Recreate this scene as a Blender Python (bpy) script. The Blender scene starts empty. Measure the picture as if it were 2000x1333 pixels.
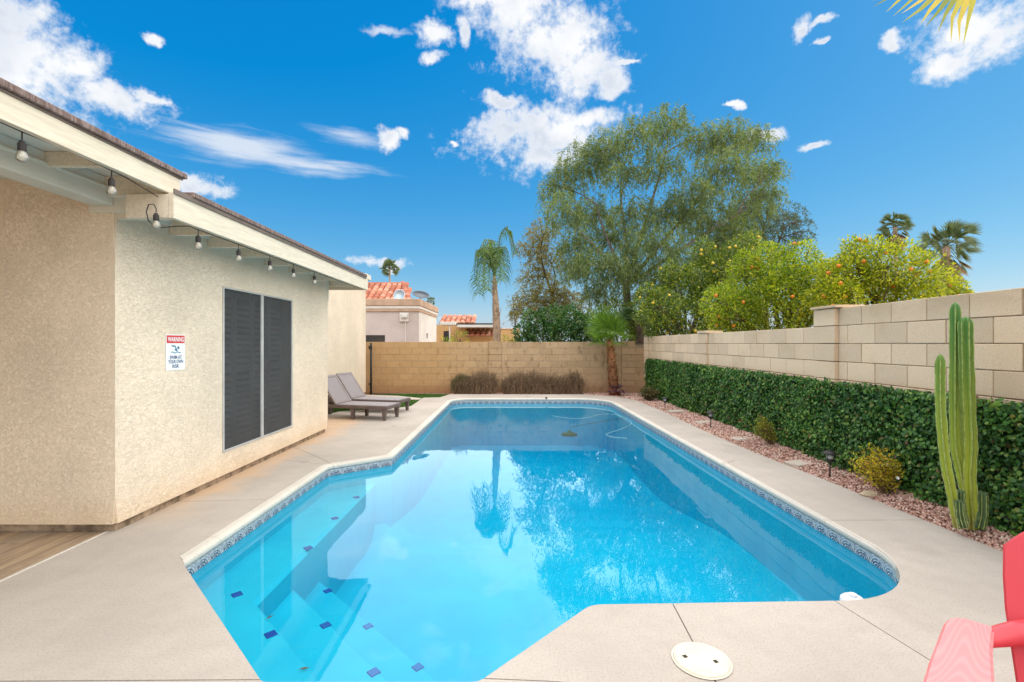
import bpy, bmesh, math, random
import numpy as np
from mathutils import Vector, Matrix, geometry as mgeo

# ------------------------------------------------------------------ scene, camera, light
SC = bpy.context.scene
random.seed(7)
rng = np.random.default_rng(11)
H = 1.42            # camera height (m)
F = 933.0           # focal length in photo pixels (photo 2000 px wide)
HX, HY = 1000.0, 671.6

cam_d = bpy.data.cameras.new('camera')
cam_d.sensor_width = 36.0
cam_d.lens = F / 2000.0 * 36.0
cam_d.shift_y = 5.1 / 2000.0
cam_d.clip_start = 0.05
cam_d.clip_end = 3000.0
cam = bpy.data.objects.new('camera', cam_d)
SC.collection.objects.link(cam)
cam.location = (0, 0, H)
cam.rotation_euler = (math.radians(90), 0, 0)
SC.camera = cam

SUN_DIR = Vector((0.60, 0.02, 1.0)).normalized()      # towards the sun
SUN_EL = math.asin(SUN_DIR.z)
SUN_AZ = math.atan2(SUN_DIR.x, SUN_DIR.y)

sun_d = bpy.data.lights.new('sun', 'SUN')
sun_d.energy = 3.55
sun_d.angle = math.radians(170)      # sun veiled by bright cloud: very soft light
sun_d.color = (1.0, 0.925, 0.81)
sun = bpy.data.objects.new('sun', sun_d)
SC.collection.objects.link(sun)
sun.location = (6, 4, 12)
sun.rotation_euler = (-SUN_DIR).to_track_quat('-Z', 'Y').to_euler()

SC.view_settings.view_transform = 'Standard'
SC.view_settings.look = 'None'
EXPO = 1.05
SC.view_settings.exposure = EXPO
SC.view_settings.gamma = 1.0
SC.view_settings.use_curve_mapping = False
SC.render.engine = 'CYCLES'
SC.cycles.use_denoising = True
SC.cycles.max_bounces = 10
SC.cycles.diffuse_bounces = 4
SC.cycles.glossy_bounces = 3
SC.cycles.transparent_max_bounces = 16
SC.cycles.transmission_bounces = 4
SC.cycles.sample_clamp_indirect = 8.0
SC.cycles.use_adaptive_sampling = True
SC.cycles.adaptive_threshold = 0.01


# ------------------------------------------------------------------ node helper
class NT:
    def __init__(self, tree):
        self.t = tree
        self.n = tree.nodes
        self.l = tree.links

    def node(self, typ, **kw):
        n = self.n.new(typ)
        for k, v in kw.items():
            if k in ('operation', 'blend_type', 'data_type', 'interpolation_type', 'sky_type', 'noise_dimensions',
                     'feature', 'wave_type', 'bands_direction', 'rings_direction', 'clamp', 'use_clamp', 'distance',
                     'wave_profile', 'vector_type', 'noise_type', 'normalize', 'invert'):
                setattr(n, k, v)
            else:
                self.put(n, k, v)
        return n

    def put(self, n, key, v):
        s = n.inputs[int(key[1:])] if (key[0] == 'i' and key[1:].isdigit()) else n.inputs[key.replace('_', ' ')]
        if hasattr(v, 'bl_idname') and hasattr(v, 'is_output'):
            self.l.new(v, s)
        else:
            s.default_value = v

    def math(self, op, a, b=None, c=None, clamp=False):
        n = self.n.new('ShaderNodeMath')
        n.operation = op
        n.use_clamp = clamp
        for i, v in enumerate((a, b, c)):
            if v is None:
                continue
            if hasattr(v, 'is_output'):
                self.l.new(v, n.inputs[i])
            else:
                n.inputs[i].default_value = v
        return n.outputs[0]

    def mix(self, fac, a, b, blend='MIX'):
        n = self.n.new('ShaderNodeMix')
        n.data_type = 'RGBA'
        n.blend_type = blend
        n.clamp_factor = True
        for s, v in ((n.inputs[0], fac), (n.inputs[6], a), (n.inputs[7], b)):
            if hasattr(v, 'is_output'):
                self.l.new(v, s)
            elif isinstance(v, (int, float)):
                s.default_value = v
            else:
                s.default_value = (v[0], v[1], v[2], 1.0)
        return n.outputs[2]

    def ss(self, x, lo, hi, a=0.0, b=1.0):
        n = self.n.new('ShaderNodeMapRange')
        n.interpolation_type = 'SMOOTHSTEP'
        self.l.new(x, n.inputs[0])
        n.inputs[1].default_value = lo
        n.inputs[2].default_value = hi
        n.inputs[3].default_value = a
        n.inputs[4].default_value = b
        return n.outputs[0]

    def noise(self, vec, scale, detail=3.0, rough=0.55, dist=0.0):
        n = self.n.new('ShaderNodeTexNoise')
        if vec is not None:
            self.l.new(vec, n.inputs['Vector'])
        n.inputs['Scale'].default_value = scale
        n.inputs['Detail'].default_value = detail
        n.inputs['Roughness'].default_value = rough
        n.inputs['Distortion'].default_value = dist
        return n.outputs[0]

    def voro(self, vec, scale, feature='F1', out=0):
        n = self.n.new('ShaderNodeTexVoronoi')
        n.feature = feature
        if vec is not None:
            self.l.new(vec, n.inputs['Vector'])
        n.inputs['Scale'].default_value = scale
        return n.outputs[out]

    def scalev(self, vec, s):
        n = self.n.new('ShaderNodeVectorMath')
        n.operation = 'MULTIPLY'
        self.l.new(vec, n.inputs[0])
        n.inputs[1].default_value = s
        return n.outputs[0]

    def addv(self, a, b):
        n = self.n.new('ShaderNodeVectorMath')
        n.operation = 'ADD'
        for i, v in enumerate((a, b)):
            if hasattr(v, 'is_output'):
                self.l.new(v, n.inputs[i])
            else:
                n.inputs[i].default_value = v
        return n.outputs[0]

    def comb(self, x, y, z):
        n = self.n.new('ShaderNodeCombineXYZ')
        for i, v in enumerate((x, y, z)):
            if hasattr(v, 'is_output'):
                self.l.new(v, n.inputs[i])
            else:
                n.inputs[i].default_value = v
        return n.outputs[0]

    def sep(self, v):
        n = self.n.new('ShaderNodeSeparateXYZ')
        self.l.new(v, n.inputs[0])
        return n.outputs


# ------------------------------------------------------------------ sky with clouds (by direction, all round)
world = bpy.data.worlds.new('World')
SC.world = world
world.use_nodes = True
W = NT(world.node_tree)
W.n.clear()
w_out = W.node('ShaderNodeOutputWorld')
w_bg = W.node('ShaderNodeBackground')
sky = W.n.new('ShaderNodeTexSky')
sky.sky_type = 'NISHITA'
sky.sun_disc = False
sky.sun_elevation = SUN_EL
sky.sun_rotation = SUN_AZ
sky.altitude = 350.0
sky.air_density = 1.0
sky.dust_density = 1.0
sky.ozone_density = 2.2
SKY_STRENGTH = 0.11
tc = W.n.new('ShaderNodeTexCoord')
dirv = tc.outputs['Generated']
dx, dy, dz = W.sep(dirv)[:3]
az = W.math('ARCTAN2', dx, dy)
el = W.math('ARCSINE', dz)
# domain warp so that the cloud edges curl
wn = W.n.new('ShaderNodeTexNoise')
W.l.new(dirv, wn.inputs['Vector'])
wn.inputs['Scale'].default_value = 9.0
wn.inputs['Detail'].default_value = 5.0
wn.inputs['Roughness'].default_value = 0.6
wx, wy, wz = W.sep(wn.outputs[1])[:3]
az_w = W.math('ADD', az, W.math('MULTIPLY', W.math('SUBTRACT', wx, 0.5), 0.10))
el_w = W.math('ADD', el, W.math('MULTIPLY', W.math('SUBTRACT', wy, 0.5), 0.085))


def az_el(px, py):
    x, y, z = px - HX, F, HY - py
    return math.atan2(x, y), math.atan2(z, math.hypot(x, y))


def blob(px, py, rx, ry, gain=1.0, a=None, e=None):
    a0, e0 = az_el(px, py)
    ra = abs(az_el(px + rx, py)[0] - az_el(px - rx, py)[0]) / 2
    re = abs(az_el(px, py - ry)[1] - az_el(px, py + ry)[1]) / 2
    u = W.math('DIVIDE', W.math('SUBTRACT', a if a is not None else az_w, a0), ra)
    v = W.math('DIVIDE', W.math('SUBTRACT', e if e is not None else el_w, e0), re)
    r = W.math('SQRT', W.math('ADD', W.math('MULTIPLY', u, u), W.math('MULTIPLY', v, v)))
    return W.math('MULTIPLY', W.math('SUBTRACT', 1.0, r), gain)


CLOUDS = [(50, 135, 225, 115), (0, 55, 100, 95), (150, 125, 90, 65), (210, 192, 125, 40), (290, 192, 30, 20),
          (1000, 20, 105, 65), (1075, 72, 135, 100), (1145, 135, 98, 60), (1195, 158, 52, 32), (930, 12, 85, 26),
          (1060, 262, 180, 70), (1155, 228, 90, 30), (995, 262, 110, 40), (1070, 310, 85, 38),
          (852, 75, 42, 30), (845, 118, 36, 18), (907, 75, 22, 36),
          (1915, 45, 175, 70), (1852, 125, 70, 40), (1985, 60, 100, 60), (1745, 80, 32, 20),
          (1560, 62, 28, 26), (1605, 50, 34, 14), (1606, 94, 26, 9),
          (757, 268, 36, 26), (790, 262, 18, 14), (395, 358, 52, 26), (1596, 287, 42, 11), (985, 200, 40, 20),
          (745, 522, 70, 12), (1490, 262, 48, 22), (1446, 211, 20, 9), (311, 75, 24, 15), (1230, 125, 30, 9),
          (885, 618, 34, 10), (890, 278, 12, 8)]
dens = None
for c in CLOUDS:
    b = blob(*c, gain=1.25 if c[2] < 60 else 1.0)
    dens = b if dens is None else W.math('MAXIMUM', dens, b)
# clouds elsewhere in the sky, out of the picture (azimuth beyond about 55 degrees)
gen = W.noise(dirv, 2.6, 3.0, 0.5)
elsewhere = W.ss(W.math('ABSOLUTE', az), 0.88, 1.10)
high = W.ss(el, 0.66, 0.80)
elsewhere = W.math('MAXIMUM', elsewhere, high)
gen_d = W.math('SUBTRACT', W.math('MULTIPLY', W.math('MULTIPLY', W.math('SUBTRACT', gen, 0.50), 4.0), elsewhere), W.math('SUBTRACT', 1.0, elsewhere))
dens = W.math('MAXIMUM', dens, gen_d)
fb = W.noise(dirv, 17.0, 10.0, 0.66)
fb2 = W.noise(dirv, 70.0, 6.0, 0.65)
d2 = W.math('ADD', W.math('ADD', dens, W.math('MULTIPLY', W.math('SUBTRACT', fb, 0.5), 2.0)), W.math('MULTIPLY', W.math('SUBTRACT', fb2, 0.5), 1.15))
c_mask = W.ss(d2, -0.12, 0.82)
# thin streaked cirrus
st = W.comb(W.math('MULTIPLY', az, 3.0), W.math('MULTIPLY', el, 26.0), 0.0)
sn = W.noise(st, 2.2, 6.0, 0.6, 0.4)
az_c = W.math('ADD', az, W.math('MULTIPLY', W.math('SUBTRACT', wx, 0.5), 0.04))
el_c = W.math('ADD', el, W.math('MULTIPLY', W.math('SUBTRACT', wy, 0.5), 0.02))
cir = W.math('MAXIMUM', blob(480, 290, 210, 44, 1.0, az_c, el_c), W.math('MAXIMUM', blob(590, 320, 190, 24, 1.0, az_c, el_c), W.math('MAXIMUM', blob(690, 266, 100, 20, 0.7, az_c, el_c), blob(745, 62, 60, 11, 1.0))))
cir_m = W.math('MULTIPLY', W.ss(W.math('ADD', cir, W.math('MULTIPLY', W.math('SUBTRACT', sn, 0.5), 1.7)), 0.0, 1.0), 0.68)
mask = W.math('MAXIMUM', c_mask, cir_m)
# cloud light and shade: thicker middles are a little greyer
soft = W.noise(dirv, 7.0, 4.0, 0.55)
ctone = W.math('MULTIPLY', W.ss(d2, 0.30, 1.0), W.ss(soft, 0.36, 0.60))
ccol = W.mix(ctone, (0.97, 0.98, 1.0), (0.66, 0.73, 0.84))
sky_s = W.mix(1.0, sky.outputs[0], (SKY_STRENGTH,) * 3, 'MULTIPLY')
hs = W.n.new('ShaderNodeHueSaturation')
hs.inputs['Saturation'].default_value = 1.28
hs.inputs['Value'].default_value = 1.0
W.l.new(sky_s, hs.inputs['Color'])
tint = W.mix(1.0, hs.outputs[0], (0.815, 1.133, 1.20), 'MULTIPLY')
# tone curve of the clear sky: deeper blue overhead, paler towards the horizon
KS = 1.0 / 2 ** EXPO
sr, sg_, sb = W.sep(tint)[:3]
sr = W.math('MULTIPLY', W.math('MAXIMUM', W.math('SUBTRACT', sr, 0.045), 0.002), 1.50 * KS)
sg_ = W.math('MULTIPLY', W.math('POWER', W.math('DIVIDE', sg_, 0.188), 0.74), 0.268 * KS)
sb = W.math('MULTIPLY', W.math('POWER', W.math('DIVIDE', sb, 0.474), 0.36), 0.70 * KS)
ccol = W.mix(1.0, ccol, (KS * 1.02,) * 3, 'MULTIPLY')
fin = W.mix(mask, W.comb(sr, sg_, sb), ccol)
W.l.new(fin, w_bg.inputs['Color'])
w_bg.inputs['Strength'].default_value = 1.0
W.l.new(w_bg.outputs[0], w_out.inputs[0])


# ------------------------------------------------------------------ geometry helpers
def at(px, py, Y):
    """photo pixel at distance Y -> world point"""
    return Vector(((px - HX) / F * Y, Y, H - (py - HY) / F * Y))


def gnd(px, py, z=0.0):
    """photo pixel lying on height z -> world point"""
    Y = (H - z) * F / (py - HY)
    return Vector(((px - HX) / F * Y, Y, z))


class MB:
    def __init__(self):
        self.v = []
        self.f = []

    def add(self, vs, fs):
        o = len(self.v)
        self.v += [tuple(p) for p in vs]
        self.f += [tuple(i + o for i in f) for f in fs]
        return self

    def box(self, x0, x1, y0, y1, z0, z1, b=0.0, M=None):
        vs, fs = box_vf(x0, x1, y0, y1, z0, z1, b)
        if M is not None:
            vs = [M @ Vector(p) for p in vs]
        return self.add(vs, fs)

    def tube(self, pts, rad, seg=8, caps=True):
        pts = [Vector(p) for p in pts]
        n = len(pts)
        if not hasattr(rad, '__len__'):
            rad = [rad] * n
        vs, fs = [], []
        prev = None
        for i, p in enumerate(pts):
            t = (pts[min(i + 1, n - 1)] - pts[max(i - 1, 0)]).normalized()
            if prev is None:
                a = Vector((0, 0, 1)) if abs(t.z) < 0.9 else Vector((1, 0, 0))
                u = t.cross(a).normalized()
            else:
                u = (prev - t * prev.dot(t)).normalized()
            prev = u
            w = t.cross(u)
            for k in range(seg):
                a = 2 * math.pi * k / seg
                vs.append(p + (u * math.cos(a) + w * math.sin(a)) * rad[i])
        for i in range(n - 1):
            for k in range(seg):
                k2 = (k + 1) % seg
                fs.append((i * seg + k, i * seg + k2, (i + 1) * seg + k2, (i + 1) * seg + k))
        if caps:
            fs.append(tuple(range(seg))[::-1])
            fs.append(tuple((n - 1) * seg + k for k in range(seg)))
        return self.add(vs, fs)

    def lathe(self, prof, seg=16, M=None):
        vs, fs = [], []
        for (r, z) in prof:
            for k in range(seg):
                a = 2 * math.pi * k / seg
                p = Vector((r * math.cos(a), r * math.sin(a), z))
                vs.append(M @ p if M is not None else p)
        n = len(prof)
        for i in range(n - 1):
            for k in range(seg):
                k2 = (k + 1) % seg
                fs.append((i * seg + k, i * seg + k2, (i + 1) * seg + k2, (i + 1) * seg + k))
        fs.append(tuple(range(seg))[::-1])
        fs.append(tuple((n - 1) * seg + k for k in range(seg)))
        return self.add(vs, fs)

    def build(self, name, mat, parent=None, smooth=False, loc=None, rotz=0.0, recalc=True):
        me = bpy.data.meshes.new(name)
        me.from_pydata(self.v, [], self.f)
        if recalc:
            bm = bmesh.new()
            bm.from_mesh(me)
            bmesh.ops.recalc_face_normals(bm, faces=bm.faces)
            bm.to_mesh(me)
            bm.free()
        if smooth:
            me.polygons.foreach_set('use_smooth', [True] * len(me.polygons))
        return place(name, me, mat, parent, loc, rotz)


def box_vf(x0, x1, y0, y1, z0, z1, b=0.0):
    if b <= 0:
        vs = [(x0, y0, z0), (x1, y0, z0), (x1, y1, z0), (x0, y1, z0), (x0, y0, z1), (x1, y0, z1), (x1, y1, z1), (x0, y1, z1)]
        fs = [(0, 3, 2, 1), (4, 5, 6, 7), (0, 1, 5, 4), (1, 2, 6, 5), (2, 3, 7, 6), (3, 0, 4, 7)]
        return vs, fs
    lo, hi = (x0, y0, z0), (x1, y1, z1)
    vs, idx = [], {}
    for sx in (0, 1):
        for sy in (0, 1):
            for sz in (0, 1):
                s = (sx, sy, sz)
                for t in range(3):
                    p = []
                    for a in range(3):
                        e = hi[a] if s[a] else lo[a]
                        p.append(e if a == t else (e - b if s[a] else e + b))
                    idx[(s, t)] = len(vs)
                    vs.append(tuple(p))
    fs = []
    for t in range(3):
        o = [a for a in range(3) if a != t]
        for sg in (0, 1):
            q = []
            for (m, n) in ((0, 0), (1, 0), (1, 1), (0, 1)):
                s = [0, 0, 0]
                s[t] = sg
                s[o[0]] = m
                s[o[1]] = n
                q.append(idx[(tuple(s), t)])
            fs.append(tuple(q))
    for t in range(3):          # edges running along axis t
        o = [a for a in range(3) if a != t]
        for m in (0, 1):
            for n in (0, 1):
                s0 = [0, 0, 0]
                s0[o[0]] = m
                s0[o[1]] = n
                s1 = list(s0)
                s1[t] = 1
                s0, s1 = tuple(s0), tuple(s1)
                fs.append((idx[(s0, o[0])], idx[(s0, o[1])], idx[(s1, o[1])], idx[(s1, o[0])]))
    for sx in (0, 1):
        for sy in (0, 1):
            for sz in (0, 1):
                s = (sx, sy, sz)
                fs.append((idx[(s, 0)], idx[(s, 1)], idx[(s, 2)]))
    return vs, fs


def place(name, me, mat, parent=None, loc=None, rotz=0.0):
    if mat is not None and len(me.materials) == 0:
        me.materials.append(mat)
    o = bpy.data.objects.new(name, me)
    SC.collection.objects.link(o)
    if loc is not None:
        o.location = loc
    if rotz:
        o.rotation_euler = (0, 0, rotz)
    if parent is not None:
        o.parent = parent
        if not parent.get('_local'):
            o.matrix_parent_inverse = Matrix.Translation(parent.location).inverted()
    return o


def tag(o, label=None, cat=None, group=None, kind=None):
    if label:
        o['label'] = label
    if cat:
        o['category'] = cat
    if group:
        o['group'] = group
    if kind:
        o['kind'] = kind
    return o


def thing(name, label, cat, loc=(0, 0, 0), group=None, rotz=0.0, local=False):
    o = bpy.data.objects.new(name, None)
    o.empty_display_size = 0.2
    SC.collection.objects.link(o)
    o.location = loc
    o.rotation_euler = (0, 0, rotz)
    tag(o, label, cat, group)
    if local:
        o['_local'] = 1
    return o


def copy_tree(o, parent=None):
    c = o.copy()
    SC.collection.objects.link(c)
    if parent is not None:
        mi = o.matrix_parent_inverse.copy()
        c.parent = parent
        c.matrix_parent_inverse = mi
    for ch in list(o.children):
        copy_tree(ch, c)
    return c


def quadmesh(name, V, Q, mat, parent=None, smooth=False, kind=None):
    """fast mesh of many quads from numpy arrays"""
    V = np.asarray(V, dtype=np.float32).reshape(-1, 3)
    Q = np.asarray(Q, dtype=np.int32)
    k = Q.shape[1]
    me = bpy.data.meshes.new(name)
    me.vertices.add(len(V))
    me.vertices.foreach_set('co', V.ravel())
    me.loops.add(Q.size)
    me.loops.foreach_set('vertex_index', Q.ravel())
    me.polygons.add(len(Q))
    me.polygons.foreach_set('loop_start', np.arange(0, Q.size, k, dtype=np.int32))
    me.update(calc_edges=True)
    me.validate()
    if smooth:
        me.polygons.foreach_set('use_smooth', [True] * len(Q))
    o = place(name, me, mat, parent)
    if kind:
        o['kind'] = kind
    return o


def unit(a):
    return a / (np.linalg.norm(a, axis=1, keepdims=True) + 1e-9)


def leaves_vq(P, D, L, Wd, N=None, cup=0.25):
    """rhombic leaves: base P, direction D, length L, width Wd -> verts, quads"""
    n = len(P)
    P = np.asarray(P, float)
    D = unit(np.asarray(D, float))
    if N is None:
        N = rng.normal(size=(n, 3))
    S = unit(np.cross(D, N))
    N2 = np.cross(S, D)
    L = np.broadcast_to(np.asarray(L, float), (n,))[:, None]
    Wd = np.broadcast_to(np.asarray(Wd, float), (n,))[:, None]
    mid = P + D * L * 0.45
    V = np.stack([P, mid + S * Wd * 0.5 + N2 * Wd * cup, P + D * L, mid - S * Wd * 0.5 + N2 * Wd * cup], axis=1).reshape(-1, 3)
    Q = np.arange(n * 4).reshape(n, 4)
    return V, Q


# ------------------------------------------------------------------ materials
def new_mat(name):
    m = bpy.data.materials.new(name)
    m.use_nodes = True
    t = NT(m.node_tree)
    t.n.clear()
    out = t.node('ShaderNodeOutputMaterial')
    return m, t, out


def principled(t, out, col, rough=0.7, spec=0.3, metal=0.0, bump=None, bstr=0.3, bdist=0.01):
    b = t.n.new('ShaderNodeBsdfPrincipled')
    for key, v in (('Base Color', col), ('Roughness', rough), ('Specular IOR Level', spec), ('Metallic', metal)):
        if hasattr(v, 'is_output'):
            t.l.new(v, b.inputs[key])
        elif isinstance(v, (tuple, list)):
            b.inputs[key].default_value = (v[0], v[1], v[2], 1)
        else:
            b.inputs[key].default_value = v
    if bump is not None:
        bn = t.n.new('ShaderNodeBump')
        bn.inputs['Strength'].default_value = bstr
        bn.inputs['Distance'].default_value = bdist
        t.l.new(bump, bn.inputs['Height'])
        t.l.new(bn.outputs[0], b.inputs['Normal'])
    t.l.new(b.outputs[0], out.inputs[0])
    return b


def wpos(t):
    return t.n.new('ShaderNodeNewGeometry').outputs['Position']


def simple(name, col, rough=0.6, spec=0.3, metal=0.0, var=0.18, scale=6.0, bump=0.0, bscale=60.0, bdist=0.004):
    m, t, out = new_mat(name)
    p = wpos(t)
    n = t.noise(p, scale, 4.0, 0.6)
    c = t.mix(t.ss(n, 0.3, 0.7), tuple(x * (1 - var) for x in col), tuple(min(1, x * (1 + var)) for x in col))
    bn = t.noise(p, bscale, 3.0, 0.6) if bump > 0 else None
    principled(t, out, c, rough, spec, metal, bn, bump, bdist)
    return m


def leaf_mat(name, cols, rough=0.45, transl=0.35, spec=0.35):
    """cols: list of (position, colour) along the random-per-leaf ramp"""
    m, t, out = new_mat(name)
    g = t.n.new('ShaderNodeNewGeometry')
    r = t.n.new('ShaderNodeValToRGB')
    r.color_ramp.interpolation = 'LINEAR'
    els = r.color_ramp.elements
    while len(els) < len(cols):
        els.new(0.5)
    for e, (p, c) in zip(els, cols):
        e.position = p
        e.color = (c[0], c[1], c[2], 1)
    t.l.new(g.outputs['Random Per Island'], r.inputs[0])
    big = t.noise(g.outputs['Position'], 1.3, 3.0, 0.6)
    c = t.mix(t.ss(big, 0.35, 0.65), t.mix(1.0, r.outputs[0], (0.78, 0.82, 0.8), 'MULTIPLY'), t.mix(1.0, r.outputs[0], (1.15, 1.12, 1.0), 'MULTIPLY'))
    b = t.n.new('ShaderNodeBsdfPrincipled')
    t.l.new(c, b.inputs['Base Color'])
    b.inputs['Roughness'].default_value = rough
    b.inputs['Specular IOR Level'].default_value = spec
    tr = t.n.new('ShaderNodeBsdfTranslucent')
    t.l.new(t.mix(1.0, c, (1.25, 1.3, 0.7), 'MULTIPLY'), tr.inputs[0])
    mx = t.n.new('ShaderNodeMixShader')
    mx.inputs[0].default_value = transl
    t.l.new(b.outputs[0], mx.inputs[1])
    t.l.new(tr.outputs[0], mx.inputs[2])
    t.l.new(mx.outputs[0], out.inputs[0])
    return m


def stucco(name, col, stain=True, relief=0.55, base=(0.42, 0.22, 0.10)):
    m, t, out = new_mat(name)
    p = wpos(t)
    big = t.noise(p, 1.1, 4.0, 0.6)
    c = t.mix(t.ss(big, 0.3, 0.7), tuple(x * 0.90 for x in col), tuple(min(1, x * 1.05) for x in col))
    # trowelled "lace" relief: flattened islands with short wandering ridges
    st = t.scalev(p, (1.0, 0.55, 1.15))
    lace = t.noise(st, 46.0, 3.0, 0.55, 1.1)
    ridge = t.math('ABSOLUTE', t.math('SUBTRACT', lace, 0.5))
    pit = t.ss(ridge, 0.0, 0.055)
    fine = t.noise(p, 210.0, 2.0, 0.6)
    h = t.math('ADD', t.math('MULTIPLY', pit, 0.8), t.math('MULTIPLY', fine, 0.35))
    c = t.mix(pit, t.mix(1.0, c, (0.90, 0.875, 0.84), 'MULTIPLY'), c)  # darkens the pits: relief shade put into the colour
    if stain:
        z = t.sep(p)[2]
        n2 = t.noise(p, 3.5, 4.0, 0.65)
        k = t.math('ADD', z, t.math('MULTIPLY', t.math('SUBTRACT', n2, 0.5), 0.35))
        c = t.mix(t.math('MULTIPLY', t.ss(k, 0.02, 0.34, 1.0, 0.0), 0.30), c, (0.72, 0.46, 0.22))
        streak = t.noise(t.scalev(p, (3.0, 3.0, 0.35)), 5.0, 4.0, 0.6)
        c = t.mix(t.math('MULTIPLY', t.ss(streak, 0.58, 0.75), 0.16), c, (0.50, 0.42, 0.30))
    principled(t, out, c, 0.92, 0.12, 0.0, h, relief, 0.010)
    return m


def concrete(name, col, stain=True):
    m, t, out = new_mat(name)
    p = wpos(t)
    big = t.noise(p, 0.9, 5.0, 0.62)
    mid = t.noise(p, 7.0, 4.0, 0.62)
    sp = t.noise(p, 95.0, 2.0, 0.7)
    c = t.mix(t.ss(big, 0.3, 0.7), tuple(x * 0.88 for x in col), tuple(min(1, x * 1.07) for x in col))
    c = t.mix(t.math('MULTIPLY', t.ss(mid, 0.45, 0.72), 0.30), c, tuple(x * 0.80 for x in col))
    c = t.mix(t.math('MULTIPLY', t.ss(sp, 0.50, 0.62), 0.34), c, (col[0] * 0.62, col[1] * 0.60, col[2] * 0.57))
    pore = t.voro(p, 62.0)
    c = t.mix(t.math('MULTIPLY', t.ss(pore, 0.05, 0.16, 1.0, 0.0), 0.35), c, (0.22, 0.19, 0.16))
    if stain:
        X, Y, Z = t.sep(p)[:3]
        # rust-coloured run-off along the foot of the house
        n2 = t.noise(p, 2.2, 4.0, 0.6)
        k = t.math('ADD', t.math('ADD', X, 3.0), t.math('MULTIPLY', t.math('SUBTRACT', n2, 0.5), 0.7))
        inY = t.math('MULTIPLY', t.ss(Y, 3.5, 4.6), t.ss(Y, 8.6, 9.6, 1.0, 0.0))
        s = t.math('MULTIPLY', t.math('MULTIPLY', t.ss(k, 0.0, 0.42, 1.0, 0.0), inY), 0.55)
        c = t.mix(s, c, (0.66, 0.40, 0.20))
        # small dark scuffs
        sc = t.noise(t.scalev(p, (1.0, 2.2, 1.0)), 2.4, 6.0, 0.7)
        c = t.mix(t.math('MULTIPLY', t.ss(sc, 0.68, 0.76), 0.35), c, (0.22, 0.19, 0.17))
    # hairline cracks and tide-mark stains
    wv = t.addv(p, t.comb(t.math('MULTIPLY', t.noise(p, 3.0, 4.0, 0.6), 0.5), t.math('MULTIPLY', t.noise(p, 2.6, 4.0, 0.6), 0.5), 0.0))
    ck = t.voro(wv, 0.42, 'DISTANCE_TO_EDGE')
    gate = t.ss(t.noise(p, 0.7, 2.0, 0.5), 0.50, 0.58)
    c = t.mix(t.math('MULTIPLY', t.math('MULTIPLY', t.ss(ck, 0.0, 0.0035, 1.0, 0.0), gate), 0.55), c, (0.20, 0.165, 0.13))
    tide = t.noise(p, 1.7, 6.0, 0.7, 0.6)
    c = t.mix(t.math('MULTIPLY', t.ss(tide, 0.55, 0.66), 0.20), c, (col[0] * 0.70, col[1] * 0.66, col[2] * 0.60))
    h = t.math('ADD', t.math('MULTIPLY', sp, 0.6), t.math('MULTIPLY', mid, 0.5))
    principled(t, out, c, 0.85, 0.2, 0.0, h, 0.35, 0.004)
    return m


def block_mat(name, col, stain=0.0):
    m, t, out = new_mat(name)
    p = wpos(t)
    oi = t.n.new('ShaderNodeObjectInfo')
    rnd = oi.outputs['Random']
    c = t.mix(rnd, tuple(x * 0.88 for x in col), tuple(min(1, x * 1.08) for x in col))
    sp = t.noise(p, 110.0, 2.0, 0.7)
    c = t.mix(t.math('MULTIPLY', t.ss(sp, 0.52, 0.64), 0.30), c, (col[0] * 0.5, col[1] * 0.46, col[2] * 0.42))
    lo = t.noise(p, 2.3, 4.0, 0.6)
    c = t.mix(t.math('MULTIPLY', t.ss(lo, 0.52, 0.75), 0.25), c, (col[0] * 0.62, col[1] * 0.52, col[2] * 0.36))
    if stain > 0:
        st = t.noise(t.scalev(p, (2.0, 1.0, 1.1)), 4.2, 5.0, 0.68, 0.1)
        X, Y, Z = t.sep(p)[:3]
        blot = t.ss(st, 0.54, 0.70)
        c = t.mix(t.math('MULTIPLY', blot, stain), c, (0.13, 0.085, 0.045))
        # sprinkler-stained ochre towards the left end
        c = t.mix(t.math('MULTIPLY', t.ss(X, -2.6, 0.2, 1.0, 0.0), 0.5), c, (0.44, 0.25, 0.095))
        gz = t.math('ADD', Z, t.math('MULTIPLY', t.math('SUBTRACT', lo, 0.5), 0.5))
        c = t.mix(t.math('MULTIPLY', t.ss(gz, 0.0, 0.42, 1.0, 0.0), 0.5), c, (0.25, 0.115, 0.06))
    else:
        Z = t.sep(p)[2]
        g = t.noise(t.scalev(p, (1, 1, 2)), 2.0, 4.0, 0.6)
        c = t.mix(t.math('MULTIPLY', t.math('MULTIPLY', t.ss(Z, 1.63, 1.80), t.ss(g, 0.3, 0.55)), 0.28), c, (0.36, 0.23, 0.11))
    h = t.math('ADD', sp, t.math('MULTIPLY', t.noise(p, 30.0, 3.0, 0.6), 0.6))
    principled(t, out, c, 0.95, 0.1, 0.0, h, 0.45, 0.005)
    return m


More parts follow.
